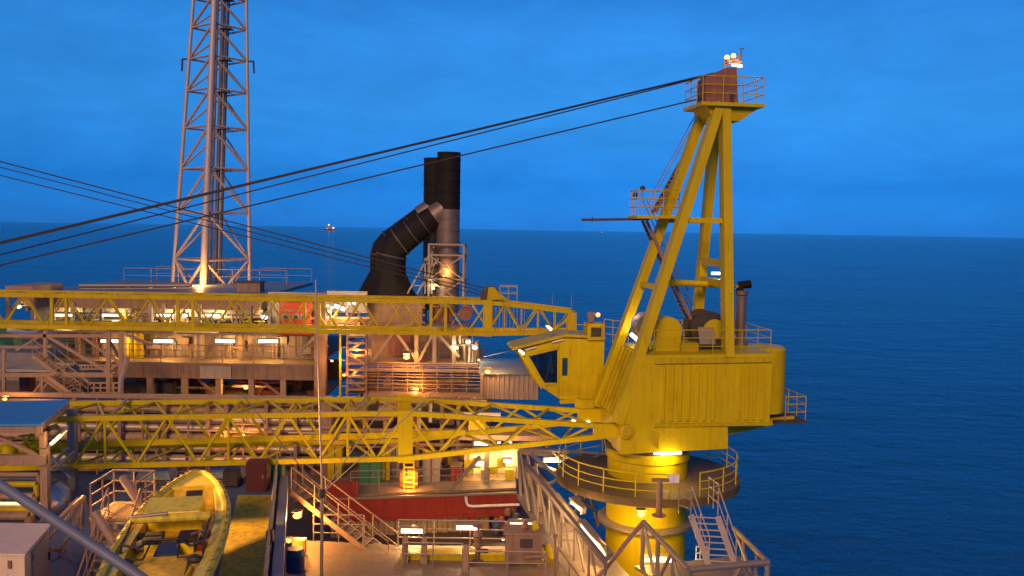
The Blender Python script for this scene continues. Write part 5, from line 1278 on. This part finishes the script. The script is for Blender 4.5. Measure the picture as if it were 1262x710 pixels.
    for i, (x,y,rr) in enumerate(((12,556,.3),(30,553,.24),(42,548,.2))):
        one("yellow_valve", MB().ball(W(x,y,35.2), rr, 10, 6).tube(W(x,y,35.2), W(x,y,35.2)+Z*.5, .05, 6).lathe(W(x,y,35.2)+Z*.5, [(.2,0),(.2,.04)], 12), YEL, ("left","middle","right")[i]+" yellow valve under the blue roof above the orange beam", "valve", "yellow valves under the blue roof")
    for i, (x0,y0,x1,y1) in enumerate(((60,575,85,552),(66,580,92,556),(88,590,60,560))):
        one("grey_conduit", MB().tube(W(x0,y0,35), W(x1,y1,35), .07, 8), GRPIPE, ("left","right","crossing")[i]+" grey conduit slanting between the two shelter posts", "conduit", "slanting conduits by the shelter")
    t4 = T("side_gate", "blue grey slanting handrail gate beside the vessel and left stair", "gate", W(90,670,28))
    for (x0,y0,x1,y1) in ((70,642,97,614),(66,708,82,664),(90,625,104,612),(60,676,80,678)): MB().tube(W(x0,y0,28.5), W(x1,y1,29), .07, 8).build("gate_bar", PINK, t4)
    for k in range(6): MB().tube(W(86+3*k,620-1*k,29.2), W(84+3*k,662-2*k,29), .03, 6).build("gate_rod", GAL, t4)
    MB().prism([W(88,628,29.4), W(106,616,29.4), W(104,650,29.4), W(87,662,29.4)], Yv*.03).build("gate_mesh", GRPIPE, t4)
    # white box
    ht = -9.2
    a, b, c = G(30,682,ht), G(60,646,ht), G(-40,646,ht); d = V((c.x-1.0, a.y, a.z))
    t = T("white_box", "big white cabinet box with a side door in the bottom left corner", "cabinet", V(((a.x+d.x)/2,(a.y+b.y)/2,zr(zb))))
    hh = a.z-zr(zb)-.003
    MB().prism([d-Z*.07, a-Z*.07, b-Z*.07, V((c.x-1,b.y,c.z-.07))], -Z*(hh-.07)).build("body", WHITE, t, smooth=False)
    e = .05; MB().prism([d+V((-e,-e,0)), a+V((e,-e,0)), b+V((e,e,0)), V((c.x-1-e,b.y+e,c.z))], -Z*.068).build("lid", WHITE, t, smooth=False)
    sd = (b-a); sd.z = 0; L = sd.length; sd.normalize(); sn = V((sd.y,-sd.x,0))
    cc = a+sd*(L*.6)+sn*.02-Z*(hh/2+.05); MB().box(cc, L*.7,.03,hh*.86, sd, sn, Z).build("side_door", GREYW, t)
    MB().box(a+V((-.4,-.02,-.32)), .1,.04,.22).build("latch", BROWN, t)
    for f in (.2,.8): MB().box(a+sd*(L*.27)+sn*.045-Z*(hh*f), .06,.05,.18, sd, sn, Z).build("hinge", BROWN, t)
    MB().box(a+sd*(L*.9)+sn*.06-Z*(hh*.5), .05,.07,.25, sd, sn, Z).build("handle", DARK, t)
    MB().box(a+V((-1.4,-.012,-hh*.5)), .03,.02,hh*.85).build("panel_seam", BROWN, t)
    # foreground pipe
    one("guard_pipe", MB().tube(W(-60,558,12), W(235,752,11), .068, 16).tube(W(88,656,11.55), W(88,656,11.55)+V((.0,0,.0))+V((.03,0,-.02)), .1, 16), GRPIPE, "thick grey blue pipe slanting across the bottom left foreground", "pipe")
    one("guy_wire", MB().tube(W(28,700,27.5), W(86,634,28.5), .05, 8), PINK, "pinkish brace bar behind the white cabinet", "brace")
boat_deck()

def boat():
    # local axes: bow direction a, starboard b, up Z
    bowp = G(245,578,-8.8); sc = G(203,684,-9.25)
    ax = V((bowp.x-sc.x, bowp.y-sc.y, 0)); Lh = ax.length; ax.normalize(); bx = V((ax.y,-ax.x,0))
    O = V((sc.x,sc.y,zr(-11))); t = T("rescue_boat", "yellow rescue boat with rope fender, seats and open stern on the blue deck", "boat", O)
    def P(a, b, z): return O + ax*a + bx*b + Z*z
    st = [(-3.2,1.28),(-1.5,1.38),(0,1.45),(1.5,1.47),(2.8,1.42),(Lh*.55,1.30),(Lh*.70,1.08),(Lh*.83,.80),(Lh*.93,.48),(Lh*.985,.22),(Lh,.06)]
    st.sort()
    n = len(st)
    def rimz(a): return 1.72 + .28*max(0,a/Lh)**2
    # hull: outer, inner shells
    vs = []; m_ = 9
    for (a, w) in st:
        for k in range(m_):
            f = -1+2*k/(m_-1); s = math.copysign(abs(f)**.55, f)
            z = rimz(a) - (1.35-.5*max(0,a/Lh)**3)*(1-abs(f)**2.6)
            vs.append(P(a, s*w*(.98 if abs(f)<1 else 1), z))
    fs = [(i*m_+k, i*m_+k+1, (i+1)*m_+k+1, (i+1)*m_+k) for i in range(n-1) for k in range(m_-1)]
    hull = MB().add(vs, fs).add(vs[:m_], [tuple(range(m_))]).build("hull", BOATY, t)
    # inner floor
    fl = [P(a, -w*.72, 1.45) for a, w in st[:-2]] + [P(a, w*.72, 1.45) for a, w in reversed(st[:-2])]
    MB().prism(fl, -Z*.05).build("floor", BOATO, t)
    # apron and inner bulwark faces
    for sg in (-1,1):
        b = MB(); v_ = []; f_ = []
        for (a,w) in st: v_ += [P(a, sg*w*.70, 1.4), P(a, sg*w*.73, rimz(a)+.03), P(a, sg*w*.95, rimz(a)+.06)]
        for i in range(len(st)-1):
            for k in range(2): f_.append((i*3+k, i*3+k+1, (i+1)*3+k+1, (i+1)*3+k))
        b.add(v_, f_).build("side_apron", BOATY, t)
    # fender rim
    rim = [P(a, -w*.97, rimz(a)+.03) for a, w in st] + [P(a, w*.97, rimz(a)+.03) for a, w in reversed(st[:-1])]
    rr = [.13]*len(rim)
    fender = MB().sweep(rim, .15, 10).build("fender", FENDER, t)
    # rope loops on the fender
    for k in range(4, len(rim)*4-4):
        u = k/4; i = int(u)
        if i >= len(rim)-1: break
        p = rim[i].lerp(rim[i+1], u-i); q = rim[i].lerp(rim[i+1], min(1,u-i+.2)); m = (p+q)/2+Z*.05
        if k % 2 == 0: MB().poly([p+Z*.16, m+Z*.1+bx*(.14 if i >= len(st) else -.14), q+Z*.16], .013, 5).build("rope_loop", BROWN, fender)
    # bow bulkhead with a dark hatch, and the bow cap beyond it
    ab = Lh*.80
    bd = [(ab,.86)]+[(a,w) for a,w in st if a > ab]
    dk = [P(a,-w*.9,rimz(a)+.10) for a,w in bd] + [P(a,w*.9,rimz(a)+.10) for a,w in reversed(bd)]
    d = MB().prism(dk, -Z*.08).build("bow_deck", BOATY, t)
    MB().prism([P(ab-.45,-.80,1.455), P(ab-.45,.80,1.455), P(ab,.78,rimz(ab)+.02), P(ab,-.78,rimz(ab)+.02)], ax*.05).build("bow_bulkhead", BOATO, t)
    hu = (P(ab,0,rimz(ab))-P(ab-.45,0,1.455)).normalized(); hn = bx.cross(hu).normalized()
    if hn.z < 0: hn = -hn
    MB().box(P(ab-.2,.05,1.455+(rimz(ab)-1.455)*.55)+hn*.03, .52,.40,.05, bx, hu, hn).build("bow_hatch", RUB, d)
    # console / canopy
    con = MB().prism([P(2.9,-.95,1.4), P(2.9,-.95,1.9), P(2.15,-.95,2.15), P(2.2,-.95,2.28), P(3.3,-.95,2.42), P(3.9,-.95,1.95), P(4.0,-.95,1.4)], bx*1.6)
    cn = con.build("console", BOATY, t, smooth=False)
    MB().tube(P(1.9,-1.25,2.2), P(1.9,1.0,2.2), .13, 10).build("canopy_roll", FENDER, cn)
    MB().tube(P(1.85,-1.2,2.3), P(1.85,-.2,2.35), .06, 8).build("canopy_roll", GAL, cn)
    # roll bar frame
    for s_ in (-1.2,1.0):
        MB().poly([P(.1,s_,1.1), P(.3,s_,2.0), P(1.9,s_,2.15)], .04, 6).build("roll_bar", RUB, t)
    MB().poly([P(.3,-1.2,2.0), P(.25,-.75,1.9), P(.7,-.45,1.95), P(.7,.3,1.95), P(.2,.65,1.9), P(.3,1.0,2.0)], .035, 6).build("roll_bar", RUB, t)
    MB().poly([P(-.5,-1.1,1.85), P(-.4,-.5,1.8), P(.7,-.45,1.95)], .03, 6).build("roll_bar", RUB, t)
    MB().poly([P(-.5,1.0,1.85), P(-.4,.4,1.8), P(.7,.3,1.95)], .03, 6).build("roll_bar", RUB, t)
    # seats
    for (a,b) in ((1.45,-.5),(1.0,-.5),(1.45,.45),(1.0,.45)):
        s_ = MB().box(P(a,b,1.83), .52,.3,.14, bx, ax, Z).build("seat_cushion", RUB, t); MB().box(P(a,b,1.6), .4,.28,.32, bx, ax, Z).build("seat_base", BOATY, s_)
    MB().prism([P(.35,-.36,1.65), P(.35,.3,1.65), P(.75,.2,1.85), P(.75,-.26,1.85)], -Z*.12).build("blue_seat", NAVY, t)
    # stern deck
    MB().prism([P(-3.1,-.75,1.45), P(.3,-.62,1.6), P(.3,.6,1.6), P(-3.1,.72,1.45)], -Z*.3).build("stern_deck", BOATO, t)
    for b in (-.95,.85): MB().ball(P(-.45,b,1.75), .16, 10, 6, (1.4,1,.8)).build("deck_block", RUB, t)
    for b in (-.8,.75): MB().tube(P(-.4,b,1.5), P(-2.2,b*.9,1.6), .05, 7).build("tow_bar", BOATY, t)
    MB().poly([P(1.55,.95,1.7), P(1.2,.95,2.0), P(.9,.6,2.0)], .04, 6).build("tiller", BROWN, t)
    for k in range(8): MB().box(P(rnd.uniform(.8,2.0), rnd.choice((-1,1))*rnd.uniform(.75,1.05), rnd.uniform(1.5,1.8)), .2,.25,.2).build("deck_gear", rnd.choice((RUB,SHEAVE,GAL,RED)), t)
    # cradle
    for a in (-1.8,1.6,4.2): MB().box(P(a,0,.14), 2.0,.25,.27, bx, ax, Z).build("cradle_beam", DARK, t)
boat()

# ================================================================== FAR SHIPS
def ship(px, py, dist, L, lab, full=True):
    b = W(px, py, dist); b.z = 0; t = T("distant_ship", lab, "ship", b)
    h = L*.12
    MB().prism([b+V((-L*.5,0,h)), b+V((-L*.44,0,0)), b+V((L*.46,0,0)), b+V((L*.5,0,h*.9))], Yv*L*.15).build("hull", MAROON, t)
    MB().box(b+V((-L*.02,L*.07,h+L*.04)), L*.75,L*.12,L*.08).build("deck_house", PINK, t)
    MB().box(b+V((L*.33,L*.06,h+L*.1)), L*.2,L*.12,L*.18).build("bridge", WPLATE, t)
    if full:
        MB().prism([b+V((-L*.22,0,h+L*.08)), b+V((L*.1,0,h+L*.08)), b+V((-.02*L,0,h+L*.5)), b+V((-.1*L,0,h+L*.5))], Yv*L*.1).build("derrick", GREYW, t)
        MB().ball(b+V((-L*.05,-L*.03,h+L*.36)), L*.045, 8, 6).build("mast_lamp", LAMPW, t)
        MB().ball(b+V((L*.36,-L*.04,h+L*.1)), L*.035, 8, 6).build("deck_lamp", LAMPW, t)
        MB().ball(b+V((-L*.2,-L*.03,h+L*.03)), L*.02, 8, 6).build("deck_lamp", TUBEW, t)
ship(406, 282, 9000, 115, "distant lit drill ship on the horizon right of the lattice tower")
ship(740, 285, 13000, 60, "tiny faint vessel on the horizon left of the crane mid platform", False)

# ================================================================== WORLD, SUN
def world():
    w = bpy.data.worlds.new("World"); scn.world = w; w.use_nodes = True
    N = w.node_tree.nodes; L = w.node_tree.links
    bg = N["Background"]
    sky = N.new("ShaderNodeTexSky"); sky.sky_type = 'NISHITA'; sky.sun_disc = False
    el, rot = R(28), R(193)
    sky.sun_elevation = el; sky.sun_rotation = rot; sky.air_density = 1; sky.dust_density = .3; sky.ozone_density = 4
    tc = N.new("ShaderNodeTexCoord"); sep = N.new("ShaderNodeSeparateXYZ"); L.new(tc.outputs["Generated"], sep.inputs[0])
    rp = N.new("ShaderNodeValToRGB"); e = rp.color_ramp.elements
    e[0].position = .0; e[0].color = SKY[0][1]; e[1].position = .32; e[1].color = SKY[-1][1]
    for p_, c_ in SKY[1:-1]: a = e.new(p_); a.color = c_
    L.new(sep.outputs["Z"], rp.inputs["Fac"])
    mp = N.new("ShaderNodeMapping"); mp.inputs["Scale"].default_value = (2.6,2.6,8); mp.inputs["Location"].default_value = (.7,.2,.4); L.new(tc.outputs["Generated"], mp.inputs["Vector"])
    nz = N.new("ShaderNodeTexNoise"); nz.inputs["Scale"].default_value = 2.2; nz.inputs["Detail"].default_value = 9; nz.inputs["Roughness"].default_value = .68; nz.inputs["Distortion"].default_value = .5
    L.new(mp.outputs["Vector"], nz.inputs["Vector"])
    mr = N.new("ShaderNodeMapRange"); mr.inputs[1].default_value = .3; mr.inputs[2].default_value = .7; mr.inputs[3].default_value = .83; mr.inputs[4].default_value = 1.07
    L.new(nz.outputs["Fac"], mr.inputs[0])
    m1 = N.new("ShaderNodeMix"); m1.data_type = 'RGBA'; m1.blend_type = 'MULTIPLY'; m1.inputs[0].default_value = 1
    L.new(sky.outputs["Color"], m1.inputs[6]); L.new(rp.outputs["Color"], m1.inputs[7])
    m2 = N.new("ShaderNodeVectorMath"); m2.operation = 'SCALE'; L.new(m1.outputs[2], m2.inputs[0]); L.new(mr.outputs[0], m2.inputs["Scale"])
    L.new(m2.outputs[0], bg.inputs["Color"]); bg.inputs["Strength"].default_value = .10
    s = bpy.data.lights.new("sun", 'SUN'); s.energy = SUNE; s.angle = R(18); s.color = (1,.50,.13)
    so = bpy.data.objects.new("sun", s); COL.objects.link(so)
    dv = V((math.sin(rot)*math.cos(el), math.cos(rot)*math.cos(el), math.sin(el)))
    so.rotation_euler = dv.to_track_quat('Z','Y').to_euler(); so.location = (0,-30,80)
SKY = ((0,(.03,.31,1.36,1)), (.05,(.028,.285,.96,1)), (.125,(.09,.49,1.02,1)), (.205,(.135,.64,1.17,1)), (.32,(.115,.57,1.08,1))); SUNE = 2.75
world()
vs_ = scn.view_settings
vs_.view_transform = 'Standard'; vs_.look = 'None'; vs_.exposure = 0; vs_.gamma = 1; vs_.use_curve_mapping = False
scn.render.engine = 'CYCLES'
scn.cycles.max_bounces = 5; scn.cycles.diffuse_bounces = 3; scn.cycles.glossy_bounces = 3
scn.cycles.sample_clamp_indirect = 4
scn.render.resolution_x = 1024; scn.render.resolution_y = 576
